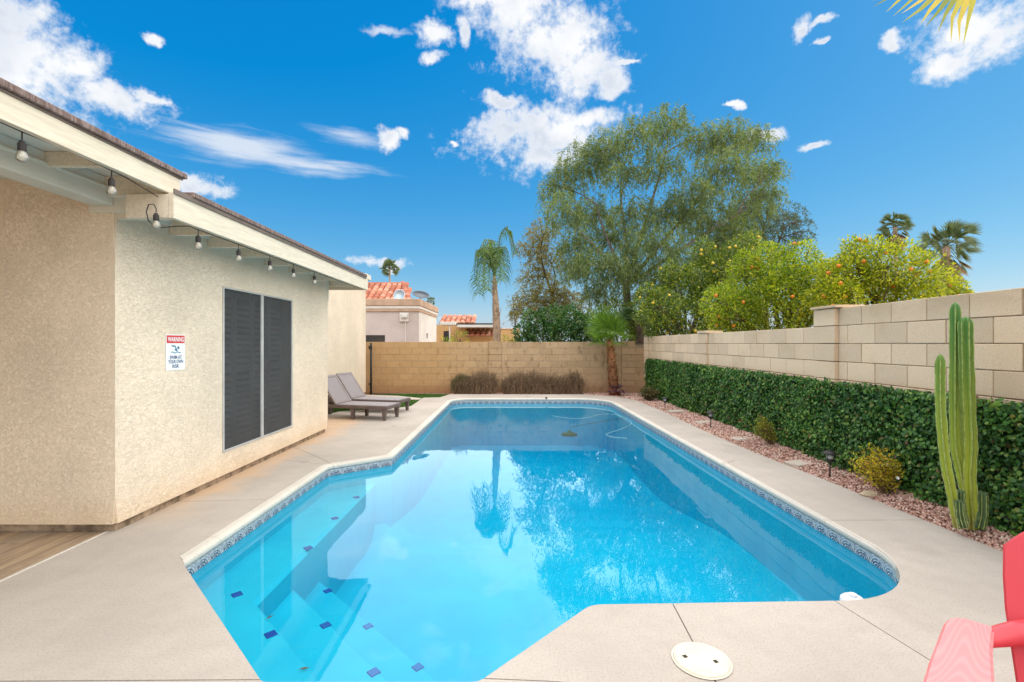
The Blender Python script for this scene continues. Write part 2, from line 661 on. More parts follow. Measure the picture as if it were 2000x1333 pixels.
M = {}
M['stucco'] = stucco('stucco_cream', (0.86, 0.72, 0.555))
M['foundation'] = simple('foundation', (0.30, 0.22, 0.15), 0.95, 0.1, var=0.5, scale=9, bump=0.5, bscale=40)
M['deck'] = concrete('deck_concrete', (0.465, 0.408, 0.35))
M['coping'] = concrete('coping_concrete', (0.62, 0.57, 0.49), stain=False)
M['paver'] = concrete('paver_concrete', (0.52, 0.45, 0.37), stain=False)
M['block'] = block_mat('block_tan', (0.77, 0.575, 0.385))
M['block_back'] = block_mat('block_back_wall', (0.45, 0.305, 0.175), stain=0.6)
M['mortar'] = simple('mortar', (0.34, 0.25, 0.165), 0.95, 0.05, var=0.25, scale=12, bump=0.4)
M['ground'] = simple('earth', (0.33, 0.25, 0.18), 0.95, 0.05, var=0.25, scale=3, bump=0.5, bscale=30, bdist=0.02)
M['grass'] = leaf_mat('grass_blades', [(0, (0.045, 0.11, 0.02)), (0.6, (0.075, 0.17, 0.03)), (1, (0.13, 0.22, 0.05))], 0.6, 0.3)
M['turf'] = simple('turf_base', (0.06, 0.12, 0.03), 0.9, 0.1, var=0.3, scale=20)
M['gravel'] = None
M['trim'] = None
M['roof'] = None


def painted_wood(name, col):
    m, t, out = new_mat(name)
    p = wpos(t)
    st = t.scalev(p, (14.0, 1.2, 14.0))
    gr = t.noise(st, 3.0, 5.0, 0.65, 0.3)
    c = t.mix(t.ss(gr, 0.35, 0.62), tuple(x * 0.86 for x in col), col)
    crack = t.ss(gr, 0.63, 0.70)
    wear = t.noise(p, 2.2, 4.0, 0.6)
    c = t.mix(t.math('MULTIPLY', crack, t.ss(wear, 0.45, 0.65)), c, (0.34, 0.24, 0.15))
    rust = t.noise(p, 3.1, 5.0, 0.7)
    c = t.mix(t.math('MULTIPLY', t.ss(rust, 0.66, 0.76), 0.6), c, (0.45, 0.22, 0.09))
    principled(t, out, c, 0.75, 0.2, 0.0, gr, 0.5, 0.004)
    return m


def shingle(name):
    m, t, out = new_mat(name)
    p = wpos(t)
    st = t.scalev(p, (6.0, 30.0, 6.0))
    n = t.noise(st, 2.0, 4.0, 0.7)
    c = t.mix(t.ss(n, 0.35, 0.65), (0.135, 0.09, 0.078), (0.27, 0.205, 0.185))
    principled(t, out, c, 0.95, 0.1, 0.0, n, 0.5, 0.006)
    return m


def gravel_mat():
    m, t, out = new_mat('gravel_stones')
    g = t.n.new('ShaderNodeNewGeometry')
    r = t.n.new('ShaderNodeValToRGB')
    els = r.color_ramp.elements
    for _ in range(3):
        els.new(0.5)
    for e, (p, c) in zip(els, [(0, (0.26, 0.135, 0.10)), (0.3, (0.48, 0.265, 0.20)), (0.6, (0.60, 0.37, 0.29)), (0.85, (0.68, 0.48, 0.39)), (1, (0.74, 0.62, 0.52))]):
        e.position = p
        e.color = (*c, 1)
    t.l.new(g.outputs['Random Per Island'], r.inputs[0])
    n = t.noise(g.outputs['Position'], 160.0, 2.0, 0.6)
    c = t.mix(t.math('MULTIPLY', n, 0.35), r.outputs[0], (0.2, 0.12, 0.09))
    principled(t, out, c, 0.9, 0.15)
    return m


M['gravel'] = gravel_mat()
M['gravel_bed'] = simple('gravel_bed', (0.36, 0.21, 0.16), 0.95, 0.05, var=0.4, scale=60, bump=0.8, bscale=90, bdist=0.01)
M['trim'] = painted_wood('fascia_paint', (0.74, 0.655, 0.515))
M['soffit'] = simple('soffit_paint', (0.68, 0.68, 0.61), 0.8, 0.15, var=0.10, scale=3, bump=0.15, bscale=25)
M['beam'] = simple('beam_paint', (0.66, 0.63, 0.53), 0.75, 0.2, var=0.07, scale=2, bump=0.12, bscale=30)
M['roof'] = shingle('roof_shingle')
M['black_metal'] = simple('black_metal', (0.018, 0.016, 0.015), 0.5, 0.4, var=0.3, scale=12)
M['drip'] = simple('drip_edge_brown', (0.16, 0.12, 0.10), 0.6, 0.3, var=0.15)
M['alu'] = simple('aluminium', (0.52, 0.51, 0.49), 0.45, 0.4, 0.3, var=0.08)

# ------------------------------------------------------------------ pool outline
POOL0 = [(-2.13, 3.09, 0.03), (-1.05, 2.005, 0.05), (-0.14, 2.005, 0.07), (0.43, 2.60, 0.14), (2.53, 2.66, 0.72),
         (2.42, 12.37, 0.85), (-1.51, 12.37, 0.5), (-1.51, 6.06, 0.05), (-2.13, 5.57, 0.05)]


def fillet(poly, nmax=14):
    out = []
    n = len(poly)
    for i in range(n):
        p = Vector(poly[i][:2])
        a = (Vector(poly[i - 1][:2]) - p).normalized()
        b = (Vector(poly[(i + 1) % n][:2]) - p).normalized()
        r = poly[i][2]
        ang = a.angle(b)
        d = r / math.tan(ang / 2)
        c = p + (a + b).normalized() * (r / math.sin(ang / 2))
        s, e = p + a * d - c, p + b * d - c
        sweep = math.atan2(s.x * e.y - s.y * e.x, s.dot(e))
        k = max(2, int(nmax * min(1, r / 0.4)))
        for j in range(k + 1):
            th = sweep * j / k
            out.append(Vector((c.x + s.x * math.cos(th) - s.y * math.sin(th), c.y + s.x * math.sin(th) + s.y * math.cos(th))))
    return out


POOL = fillet(POOL0)
NP = len(POOL)


def out_normals(poly):
    res = []
    n = len(poly)
    for i in range(n):
        a = (poly[i] - poly[i - 1]).normalized()
        b = (poly[(i + 1) % n] - poly[i]).normalized()
        na, nb = Vector((a.y, -a.x)), Vector((b.y, -b.x))
        m = na + nb
        res.append(m / max(0.5, m.dot(na)))
    return res


POOL_N = out_normals(POOL)
POOL_N[0] = Vector((-1.0, 0.95))


def pool_off(d):
    return [p + n * d for p, n in zip(POOL, POOL_N)]


def inside(pt, poly):
    x, y = pt
    c = False
    n = len(poly)
    j = n - 1
    for i in range(n):
        xi, yi = poly[i]
        xj, yj = poly[j]
        if ((yi > y) != (yj > y)) and (x < (xj - xi) * (y - yi) / (yj - yi) + xi):
            c = not c
        j = i
    return c


# index range of the coping: from the right near corner round the far end to the left near corner
i0 = min(range(NP), key=lambda i: (POOL[i] - Vector((2.44, 3.05))).length)
COP = list(range(i0, NP)) + [0]


def cop_k(i):
    s = 0.0
    for a in range(i0, NP):
        if a == i:
            break
        s += (POOL[(a + 1) % NP] - POOL[a]).length
    else:
        s = 9.0
    u = min(1.0, s / 0.75)
    return 0.12 + 0.88 * u * u * (3 - 2 * u)

# ------------------------------------------------------------------ ground
g = MB()
for (x0, x1, y0, y1) in ((-600, -2.9, -600, 900), (3.0, 600, -600, 900), (-2.9, 3.0, -600, 1.2), (-2.9, 3.0, 13.15, 900)):
    g.add([(x0, y0, -0.075), (x1, y0, -0.075), (x1, y1, -0.075), (x0, y1, -0.075)], [(0, 1, 2, 3)])
tag(g.build('ground', M['ground']), kind='structure')

# ------------------------------------------------------------------ deck: slabs separated by real joints
DECK = [(-3.045, -3.0), (3.75, -3.0), (3.46, 1.6), (3.40, 2.5), (3.35, 3.27), (3.30, 4.2), (3.27, 4.9), (3.16, 6.3), (3.13, 8.0), (3.17, 10.0),
        (3.12, 11.8), (2.98, 12.4), (2.75, 12.85), (2.33, 13.2), (1.9, 13.38), (-1.74, 13.42), (-1.91, 12.63), (-2.33, 12.55),
        (-2.30, 10.9), (-2.45, 10.65), (-3.1, 10.32), (-3.62, 10.0), (-3.75, 9.3), (-4.15, 8.9), (-4.15, 7.0), (-3.05, 7.0), (-3.05, 3.62)]
hole = []
offs = pool_off(0.094)
copset = set(COP)
for i in range(NP):
    if i in copset:
        if i == i0:
            hole.append(POOL[i])
        hole.append(POOL[i] + POOL_N[i] * 0.094 * cop_k(i))
        if i == 0:
            hole.append(POOL[i])
    else:
        hole.append(POOL[i])
JOINTS = [((2.3, 3.84), (3.6, 3.85)), ((1.76, 2.75), (1.87, 2.17), (2.05, 1.2), (2.4, -3.2)), ((0.885, 2.75), (0.862, 2.29), (0.82, 0.6), (0.8, -3.2)),
          ((-2.0, 5.50), (-2.56, 6.12), (-3.2, 6.75)), ((-2.0, 4.37), (-3.2, 4.28)), ((-0.95, 2.02), (-3.2, 2.0)),
          ((-0.35, 2.04), (0.15, 2.01), (0.85, 1.93)), ((2.2, 7.9), (3.4, 7.92)), ((2.2, 11.0), (3.4, 11.4)), ((-1.3, 8.35), (-4.4, 8.42)),
          ((0.4, 12.2), (0.42, 13.8)), ((-1.3, 11.5), (-2.6, 11.55))]
jq = []
for J in JOINTS:
    for a, b in zip(J[:-1], J[1:]):
        a, b = Vector(a), Vector(b)
        d = (b - a).normalized()
        n = Vector((d.y, -d.x)) * 0.0032
        a, b = a - d * 0.002, b + d * 0.002
        jq.append([a + n, b + n, b - n, a - n])
pts, edges = [], []


def add_loop(L):
    o = len(pts)
    pts.extend(Vector(p) for p in L)
    k = len(L)
    edges.extend((o + i, o + (i + 1) % k) for i in range(k))


add_loop(DECK)
add_loop(hole)
for q in jq:
    add_loop(q)
cv, ce, cf, _, _, _ = mgeo.delaunay_2d_cdt(pts, edges, [], 0, 1e-5)
keep = []
hole_t = [tuple(p) for p in hole]
jq_t = [[tuple(p) for p in q] for q in jq]
for f in cf:
    c = sum((cv[i] for i in f), Vector((0, 0))) / len(f)
    c = tuple(c)
    if not inside(c, DECK) or inside(c, hole_t) or any(inside(c, q) for q in jq_t):
        continue
    keep.append(tuple(f))
bm = bmesh.new()
bv = [bm.verts.new((p.x, p.y, 0.0)) for p in cv]
for f in keep:
    try:
        bm.faces.new([bv[i] for i in f])
    except ValueError:
        pass
bmesh.ops.recalc_face_normals(bm, faces=bm.faces)
for f in bm.faces:
    if f.normal.z < 0:
        f.normal_flip()
# loose parts -> slabs
seen, groups = set(), []
bm.faces.ensure_lookup_table()
for f in bm.faces:
    if f.index in seen:
        continue
    st, grp = [f], []
    seen.add(f.index)
    while st:
        q = st.pop()
        grp.append(q)
        for e in q.edges:
            for h in e.link_faces:
                if h.index not in seen:
                    seen.add(h.index)
                    st.append(h)
    groups.append(grp)
deck = thing('pool_deck', None, None, (0, 2, 0))
deck['kind'] = 'structure'
for grp in groups:
    area = sum(f.calc_area() for f in grp)
    if area < 0.01:
        continue
    vmap, mb = {}, MB()
    for f in grp:
        ids = []
        for v in f.verts:
            if v not in vmap:
                vmap[v] = len(mb.v)
                mb.v.append((v.co.x, v.co.y, 0.0))
            ids.append(vmap[v])
        mb.f.append(tuple(ids))
    gs = set(grp)
    low = {}
    for f in grp:
        lp = list(f.verts)
        for i, v in enumerate(lp):
            w = lp[(i + 1) % len(lp)]
            e = [e for e in v.link_edges if w in e.verts][0]
            if sum(1 for h in e.link_faces if h in gs) == 1:
                for q in (v, w):
                    if q not in low:
                        low[q] = len(mb.v)
                        mb.v.append((q.co.x, q.co.y, -0.07))
                mb.f.append((vmap[w], vmap[v], low[v], low[w]))
    mb.build('concrete_slab', M['deck'], deck, recalc=False)
bm.free()
# dark bedding below the joints
bed = MB()
bed.box(-3.045, -2.18, -3, 10.0, -0.09, -0.055)
bed.box(2.62, 3.15, -3, 12.5, -0.09, -0.055)
bed.box(-2.18, 2.62, -3, 1.95, -0.09, -0.056)
bed.box(0.5, 2.62, 1.95, 2.58, -0.09, -0.056)
bed.box(-1.6, 2.3, 12.5, 13.3, -0.09, -0.056)
bed.build('joint_filler', simple('joint_filler', (0.10, 0.08, 0.065), 0.95, 0.05), deck)

# ------------------------------------------------------------------ pool
pool = thing('swimming_pool', 'in-ground pool with patterned waterline tiles in the concrete deck', 'swimming pool', (0, 6, -0.1))


def plaster():
    m, t, out = new_mat('pool_plaster')
    p = wpos(t)
    n = t.noise(p, 2.3, 5.0, 0.65)
    c = t.mix(t.ss(n, 0.3, 0.7), (0.018, 0.375, 0.535), (0.024, 0.42, 0.575))
    f = t.noise(p, 26.0, 3.0, 0.6)
    c = t.mix(t.math('MULTIPLY', t.ss(f, 0.55, 0.75), 0.12), c, (0.012, 0.28, 0.43))
    principled(t, out, c, 0.9, 0.1)
    return m


M['plaster'] = plaster()
wall_o = pool_off(0.022)
mb = MB()
for i in range(NP):
    a, b = wall_o[i], wall_o[(i + 1) % NP]
    mb.add([(a.x, a.y, -0.066), (b.x, b.y, -0.066), (b.x, b.y, -2.3), (a.x, a.y, -2.3)], [(0, 1, 2, 3)])
mb.build('basin_wall', M['plaster'], pool, recalc=False)


def depth(y):
    if y < 5.0:
        return -0.95 - 0.05 * (y - 2) / 3
    if y < 8.5:
        k = (y - 5.0) / 3.5
        return -1.0 - 0.42 * (k * k * (3 - 2 * k))
    return -1.42


def edge_dist(x, y):
    p = Vector((x, y))
    best = 9.0
    for i in range(NP):
        u, v = wall_o[i], wall_o[(i + 1) % NP]
        d = v - u
        t = max(0.0, min(1.0, (p - u).dot(d) / max(1e-9, d.length_squared)))
        best = min(best, (u + d * t - p).length)
    return best if inside((x, y), [tuple(q) for q in wall_o]) else -best


gx_, gy_ = 37, 78
mb = MB()
for j in range(gy_):
    for i in range(gx_):
        x, y = -2.35 + 5.1 * i / (gx_ - 1), 1.8 + 10.8 * j / (gy_ - 1)
        d = max(0.0, edge_dist(x, y))
        R = 0.35
        k = max(0.0, 1 - d / R)
        mb.v.append((x, y, depth(y) + R * (1 - math.sqrt(max(0.0, 1 - k * k))) * 0.8))
for j in range(gy_ - 1):
    for i in range(gx_ - 1):
        a = j * gx_ + i
        mb.f.append((a, a + 1, a + gx_ + 1, a + gx_))
mb.build('basin_floor', M['plaster'], pool, smooth=True, recalc=False)
# steps in the near left corner, parallel to the slanting edge
e_dir = Vector((0.705, -0.709, 0))
e_nrm = Vector((0.709, 0.705, 0))
e_org = Vector((-2.13, 3.09, 0))


def step_solid(w0, w1, ztop, s0, s1):
    q = []
    for (w, s) in ((w0, s0), (w1, s0), (w1, s1), (w0, s1)):
        q.append(e_org + e_nrm * w + e_dir * s)
    b = 0.025
    q2 = []
    for (w, s) in ((w0, s0), (w1 - b, s0), (w1 - b, s1), (w0, s1)):
        q2.append(e_org + e_nrm * w + e_dir * s)
    mm = MB()
    vs = [(p.x, p.y, -1.2) for p in q] + [(p.x, p.y, ztop - b) for p in q] + [(p.x, p.y, ztop) for p in q2]
    fs = [(0, 1, 5, 4), (1, 2, 6, 5), (2, 3, 7, 6), (3, 0, 4, 7), (4, 5, 9, 8), (5, 6, 10, 9), (6, 7, 11, 10), (7, 4, 8, 11), (8, 9, 10, 11)]
    mm.add(vs, fs)
    return mm


step_solid(-0.1, 0.37, -0.30, -1.0, 2.2).build('step', M['plaster'], pool)
step_solid(-0.1, 0.76, -0.49, -1.0, 2.6).build('step', M['plaster'], pool)
step_solid(-0.1, 1.12, -0.68, -1.0, 2.8).build('step', M['plaster'], pool)
mb = MB()
mb.box(-2.3, -1.70, 3.0, 6.2, -1.2, -0.302, 0.03)
mb.build('bench', M['plaster'], pool)
# cobalt marker tiles near the step edges
M['cobalt'] = simple('cobalt_tile', (0.012, 0.055, 0.30), 0.25, 0.5, var=0.1)
for (px, py, z) in ((463, 1162, -0.30), (529, 1240, -0.30), (565, 1149, -0.49), (636, 1222, -0.49), (730, 1314, -0.49),
                    (640, 1155, -0.68), (719, 1224, -0.68), (816, 1304, -0.68), (602, 1071, -0.302), (654, 1013, -0.302), (696, 972, -0.302)):
    p = gnd(px, py, z)
    mm = MB()
    mm.box(-0.03, 0.03, -0.03, 0.03, -0.002, 0.006, 0.0015)
    mm.build('marker_tile', M['cobalt'], pool, loc=p, rotz=math.radians(-45))
# coping sections
prof = [(0.090, 0.001), (0.035, 0.003), (0.014, -0.002), (0.003, -0.011), (0.0, -0.025), (0.004, -0.043), (0.012, -0.050), (0.022, -0.053), (0.090, -0.053)]
carc = [0.0]
for a, b in zip(COP[:-1], COP[1:]):
    carc.append(carc[-1] + (POOL[b] - POOL[a]).length)


def cop_at(s, d):
    for k in range(len(carc) - 1):
        if carc[k + 1] >= s or k == len(carc) - 2:
            u = (s - carc[k]) / max(1e-6, carc[k + 1] - carc[k])
            a, b = COP[k], COP[k + 1]
            ka, kb = (cop_k(a), cop_k(b)) if d > 0.03 else (1.0, 1.0)
            return (POOL[a] + POOL_N[a] * d * ka) * (1 - u) + (POOL[b] + POOL_N[b] * d * kb) * u


Ltot = carc[-1]
cuts = [0.0]
# joints where the photograph shows them: right side at Y=3.84, far end, left corners
marks = []
for k in range(len(carc)):
    p = POOL[COP[k]]
    if k and k < len(carc) - 1:
        a, b = POOL[COP[k - 1]], POOL[COP[k]]
s_right = next(s for s in np.arange(0, 3, 0.01) if cop_at(s, 0).y > 3.84)
s_l3 = next(s for s in np.arange(Ltot - 6, Ltot, 0.01) if cop_at(s, 0).y < 5.60)
s_l2 = next(s for s in np.arange(Ltot - 8, Ltot, 0.01) if cop_at(s, 0).y < 8.35 and cop_at(s, 0).x < -1)
marks = [0.0, s_right, s_right + 4.06, s_right + 7.2, s_right + 10.6, s_l2, s_l3, Ltot]
for s0, s1 in zip(marks[:-1], marks[1:]):
    ss_ = [s0 + 0.002] + [c for c in carc if s0 + 0.004 < c < s1 - 0.004] + [s1 - 0.002]
    mm = MB()
    for s in ss_:
        for (o, z) in prof:
            q = cop_at(s, o)
            mm.v.append((q.x, q.y, z))
    k = len(prof)
    for i in range(len(ss_) - 1):
        for j in range(k):
            j2 = (j + 1) % k
            mm.f.append((i * k + j, i * k + j2, (i + 1) * k + j2, (i + 1) * k + j))
    mm.f.append(tuple(range(k)))
    mm.f.append(tuple((len(ss_) - 1) * k + j for j in range(k)))
    o = mm.build('coping_stone', M['coping'], pool, smooth=False)


# waterline tiles, one object each
def tile_mat():
    m, t, out = new_mat('waterline_tile')
    tcn = t.n.new('ShaderNodeTexCoord')
    x, y, z = t.sep(tcn.outputs['Object'])[:3]
    z = t.math('ADD', z, 0.012)
    ax = t.math('ABSOLUTE', x)
    # fan motif: arches about the foot of the tile, little flowers in the corners
    r = t.math('SQRT', t.math('ADD', t.math('MULTIPLY', x, x), t.math('POWER', t.math('ADD', z, 0.035), 2.0)))
    arch = t.math('SINE', t.math('MULTIPLY', r, 330.0))
    ang = t.math('ARCTAN2', x, t.math('ADD', z, 0.035))
    ray = t.math('SINE', t.math('MULTIPLY', ang, 9.0))
    n = t.noise(tcn.outputs['Object'], 75.0, 3.0, 0.65, 0.6)
    pat = t.math('ADD', t.math('ADD', t.math('MULTIPLY', arch, 0.75), t.math('MULTIPLY', ray, 0.35)), t.math('MULTIPLY', t.math('SUBTRACT', n, 0.5), 3.4))
    body = t.ss(r, 0.056, 0.072, 0.95, 0.45)
    blue = t.math('MULTIPLY', t.ss(pat, -0.95, 0.25), body)
    c = t.mix(blue, (0.50, 0.52, 0.53), (0.030, 0.050, 0.105))
    oi = t.n.new('ShaderNodeObjectInfo')
    c = t.mix(t.math('MULTIPLY', oi.outputs['Random'], 0.15), c, (0.35, 0.30, 0.22))
    principled(t, out, c, 0.25, 0.5)
    return m


M['tile'] = tile_mat()
TW = 0.150
tile_mb = MB().box(-TW / 2 + 0.0015, TW / 2 - 0.0015, -0.006, 0.006, -0.037, 0.037, 0.003)
tile_proto = None
# walk the whole outline at the wall plane
ring = pool_off(0.018)
rl = [0.0]
for i in range(NP):
    rl.append(rl[-1] + (ring[(i + 1) % NP] - ring[i]).length)


def ring_at(s):
    s = s % rl[-1]
    for i in range(NP):
        if rl[i + 1] >= s:
            u = (s - rl[i]) / (rl[i + 1] - rl[i])
            return ring[i] * (1 - u) + ring[(i + 1) % NP] * u


# split the walk at the sharp corners so that no tile bridges one
corner_s = []
for c in POOL0:
    if c[2] < 0.2:
        i = min(range(NP), key=lambda k: (POOL[k] - Vector(c[:2])).length)
        corner_s.append(rl[i])
corner_s = sorted(corner_s)
chains = list(zip(corner_s, corner_s[1:] + [corner_s[0] + rl[-1]]))
for (s0, s1) in chains:
    nt = max(1, round((s1 - s0) / TW))
    tw = (s1 - s0) / nt
    for k in range(nt):
        a, b = ring_at(s0 + k * tw), ring_at(s0 + (k + 1) * tw)
        d = b - a
        th = math.atan2(d.y, d.x)
        c = (a + b) / 2
        if tile_proto is None:
            tile_proto = tile_mb.build('tile', M['tile'], pool, loc=(c.x, c.y, -0.0915), rotz=th)
            o = tile_proto
        else:
            o = place('tile', tile_proto.data, None, pool, (c.x, c.y, -0.0915), th)
        o.scale = (d.length / TW, 1, 1)

# water: still surface over an absorbing body
WZ = -0.122


def water_mat():
    m, t, out = new_mat('pool_water')
    g = t.n.new('ShaderNodeNewGeometry')
    fr = t.n.new('ShaderNodeFresnel')
    fr.inputs['IOR'].default_value = 1.37
    p = g.outputs['Position']
    rip = t.math('ADD', t.noise(t.scalev(p, (1.0, 0.7, 1.0)), 2.2, 2.0, 0.5), t.math('MULTIPLY', t.noise(p, 9.0, 2.0, 0.5), 0.10))
    bn = t.n.new('ShaderNodeBump')
    bn.inputs['Strength'].default_value = 0.075
    bn.inputs['Distance'].default_value = 0.02
    t.l.new(rip, bn.inputs['Height'])
    t.l.new(bn.outputs[0], fr.inputs['Normal'])
    gl = t.n.new('ShaderNodeBsdfGlossy')
    gl.inputs['Roughness'].default_value = 0.0
    gl.inputs['Color'].default_value = (0.80, 0.95, 1.0, 1)
    t.l.new(bn.outputs[0], gl.inputs['Normal'])
    tr = t.n.new('ShaderNodeBsdfTransparent')
    fac = t.math('MULTIPLY', fr.outputs[0], t.math('SUBTRACT', 1.0, g.outputs['Backfacing']))
    mx = t.n.new('ShaderNodeMixShader')
    t.l.new(fac, mx.inputs[0])
    t.l.new(tr.outputs[0], mx.inputs[1])
    t.l.new(gl.outputs[0], mx.inputs[2])
    t.l.new(mx.outputs[0], out.inputs[0])
    va = t.n.new('ShaderNodeVolumeAbsorption')
    va.inputs['Color'].default_value = (0.0, 0.945, 0.985, 1)
    va.inputs['Density'].default_value = 0.85
    t.l.new(va.outputs[0], out.inputs['Volume'])
    return m


M['water'] = water_mat()
wo = pool_off(0.035)
mb = MB()
mb.v = [(p.x, p.y, WZ) for p in wo] + [(p.x, p.y, -2.28) for p in wo]
mb.f = [tuple(range(NP)), tuple(range(2 * NP - 1, NP - 1, -1))] + [(NP + i, NP + (i + 1) % NP, (i + 1) % NP, i) for i in range(NP)]
tag(mb.build('water', M['water'], recalc=False), kind='structure')

# ------------------------------------------------------------------ block walls
_blk = {}


def block_mesh(L, Hh, T, mat):
    key = (round(L, 3), round(Hh, 3), round(T, 3), mat.name)
    if key not in _blk:
        me = bpy.data.meshes.new('block')
        vs, fs = box_vf(-L / 2, L / 2, -T / 2, T / 2, -Hh / 2, Hh / 2, 0.004)
        me.from_pydata(vs, [], fs)
        b = bmesh.new()
        b.from_mesh(me)
        bmesh.ops.recalc_face_normals(b, faces=b.faces)
        b.to_mesh(me)
        b.free()
        me.materials.append(mat)
        _blk[key] = me
    return _blk[key]


def course(root, org, d, s0, s1, z0, z1, L, phase, T, mat, side, joint=0.008):
    """a row of blocks along direction d from s0 to s1; side = +1: body to the right of d"""
    n = Vector((d.y, -d.x)) * side
    k = math.floor((s0 - phase) / L)
    s = phase + k * L
    th = math.atan2(d.y, d.x)
    while s < s1 - 1e-6:
        a, b = max(s, s0), min(s + L, s1)
        if b - a > 0.03:
            jj = random.uniform(-0.0025, 0.0025)
            c = org + d * ((a + b) / 2) + n * (T / 2 + jj)
            place('block', block_mesh(b - a - joint, z1 - z0 - joint, T, mat), None, root, (c.x, c.y, (z0 + z1) / 2 + random.uniform(-0.001, 0.001)), th)
        s += L


# right-hand wall
rd = Vector((0.0193, 1.0)).normalized()
ro = Vector((3.587, 0.0))
rw = thing('right_block_wall', 'stepped tan block wall behind the long ivy hedge', 'block wall', (3.7, 8, 0))
CH = 0.203


def rcore(s0, s1, z1):
    n = Vector((rd.y, -rd.x))
    q = [ro + rd * s0 + n * 0.007, ro + rd * s1 + n * 0.007, ro + rd * s1 + n * 0.193, ro + rd * s0 + n * 0.193]
    mm = MB()
    mm.add([(p.x, p.y, -0.1) for p in q] + [(p.x, p.y, z1) for p in q], [(0, 1, 2, 3), (4, 5, 6, 7), (0, 1, 5, 4), (1, 2, 6, 5), (2, 3, 7, 6), (3, 0, 4, 7)])
    mm.build('mortar_core', M['mortar'], rw)


rcore(0.6, 5.42, H + 2 * CH - 0.012)
rcore(5.425, 13.75, H + CH - 0.012)
for j in range(-2, 5):
    z1 = H - CH * j
    z0 = z1 - CH
    ph = 5.042 if j % 2 == 0 else 4.85
    if j == -2:
        course(rw, ro, rd, 0.6, 5.40, z0, z1, 0.406, ph, 0.2, M['block'], 1)
    else:
        zz = z0
        course(rw, ro, rd, 0.6, 5.40, zz, z1, 0.406, ph, 0.2, M['block'], 1)
        course(rw, ro, rd, 5.79, 9.16, zz, z1, 0.406, ph, 0.2, M['block'], 1)
        course(rw, ro, rd, 9.55, 13.42, zz, z1, 0.406, ph, 0.2, M['block'], 1)
    for (sa, sb, jmin) in ((5.40, 5.79, -2), (9.16, 9.55, -1), (13.42, 13.80, -1)):
        if j >= jmin:
            course(rw, ro - Vector((rd.y, -rd.x)) * 0.046, rd, sa, sb, z0, z1, 0.39, sa, 0.30, M['block'], 1)
# flat caps on the piers
for (sa, sb, zt, nudge) in ((5.36, 5.83, H + 2 * CH, 0.03), (9.13, 9.58, H + CH, 0.045)):
    c = ro + rd * ((sa + sb) / 2) + Vector((rd.y, -rd.x)) * 0.10
    place('pier_cap', block_mesh(sb - sa, nudge, 0.33, M['block']), None, rw, (c.x, c.y, zt + nudge / 2 + 0.001), math.atan2(rd.y, rd.x))

# back wall
bw = thing('back_block_wall', 'water-stained brown block wall across the far end of the yard', 'block wall', (0, 14.1, 0))
BZ, BC, BL = 1.474, 0.1875, 0.372
mb = MB()
mb.box(-4.6, 3.6, 14.007, 14.193, -0.1, BZ - 0.012)
mb.box(3.6, 4.1, 14.007, 14.193, -0.1, 1.39)
mb.build('mortar_core', M['mortar'], bw)
bo, bd = Vector((0.0, 14.0)), Vector((1.0, 0.0))
for j in range(8):
    z1 = BZ - BC * j
    z0 = z1 - BC
    ph = -3.85 if j % 2 == 0 else -3.85 + BL / 2
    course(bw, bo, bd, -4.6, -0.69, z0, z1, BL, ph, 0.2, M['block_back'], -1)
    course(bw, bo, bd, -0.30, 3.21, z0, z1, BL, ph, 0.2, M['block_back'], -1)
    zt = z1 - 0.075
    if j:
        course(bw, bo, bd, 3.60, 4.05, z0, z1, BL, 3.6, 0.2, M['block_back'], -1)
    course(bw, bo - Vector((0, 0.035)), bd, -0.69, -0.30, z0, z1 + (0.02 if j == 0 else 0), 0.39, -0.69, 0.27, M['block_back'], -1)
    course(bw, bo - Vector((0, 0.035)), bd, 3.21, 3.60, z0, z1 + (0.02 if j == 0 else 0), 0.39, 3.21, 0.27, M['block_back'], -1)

# ------------------------------------------------------------------ house
HXF = -2.97
house = thing('stucco_house', 'cream stucco house with overhanging eaves beside the pool', 'house', (-3.0, 3.6, 0))
WY0, WY1, WZ0, WZ1 = 4.896, 6.446, 0.30, 2.011


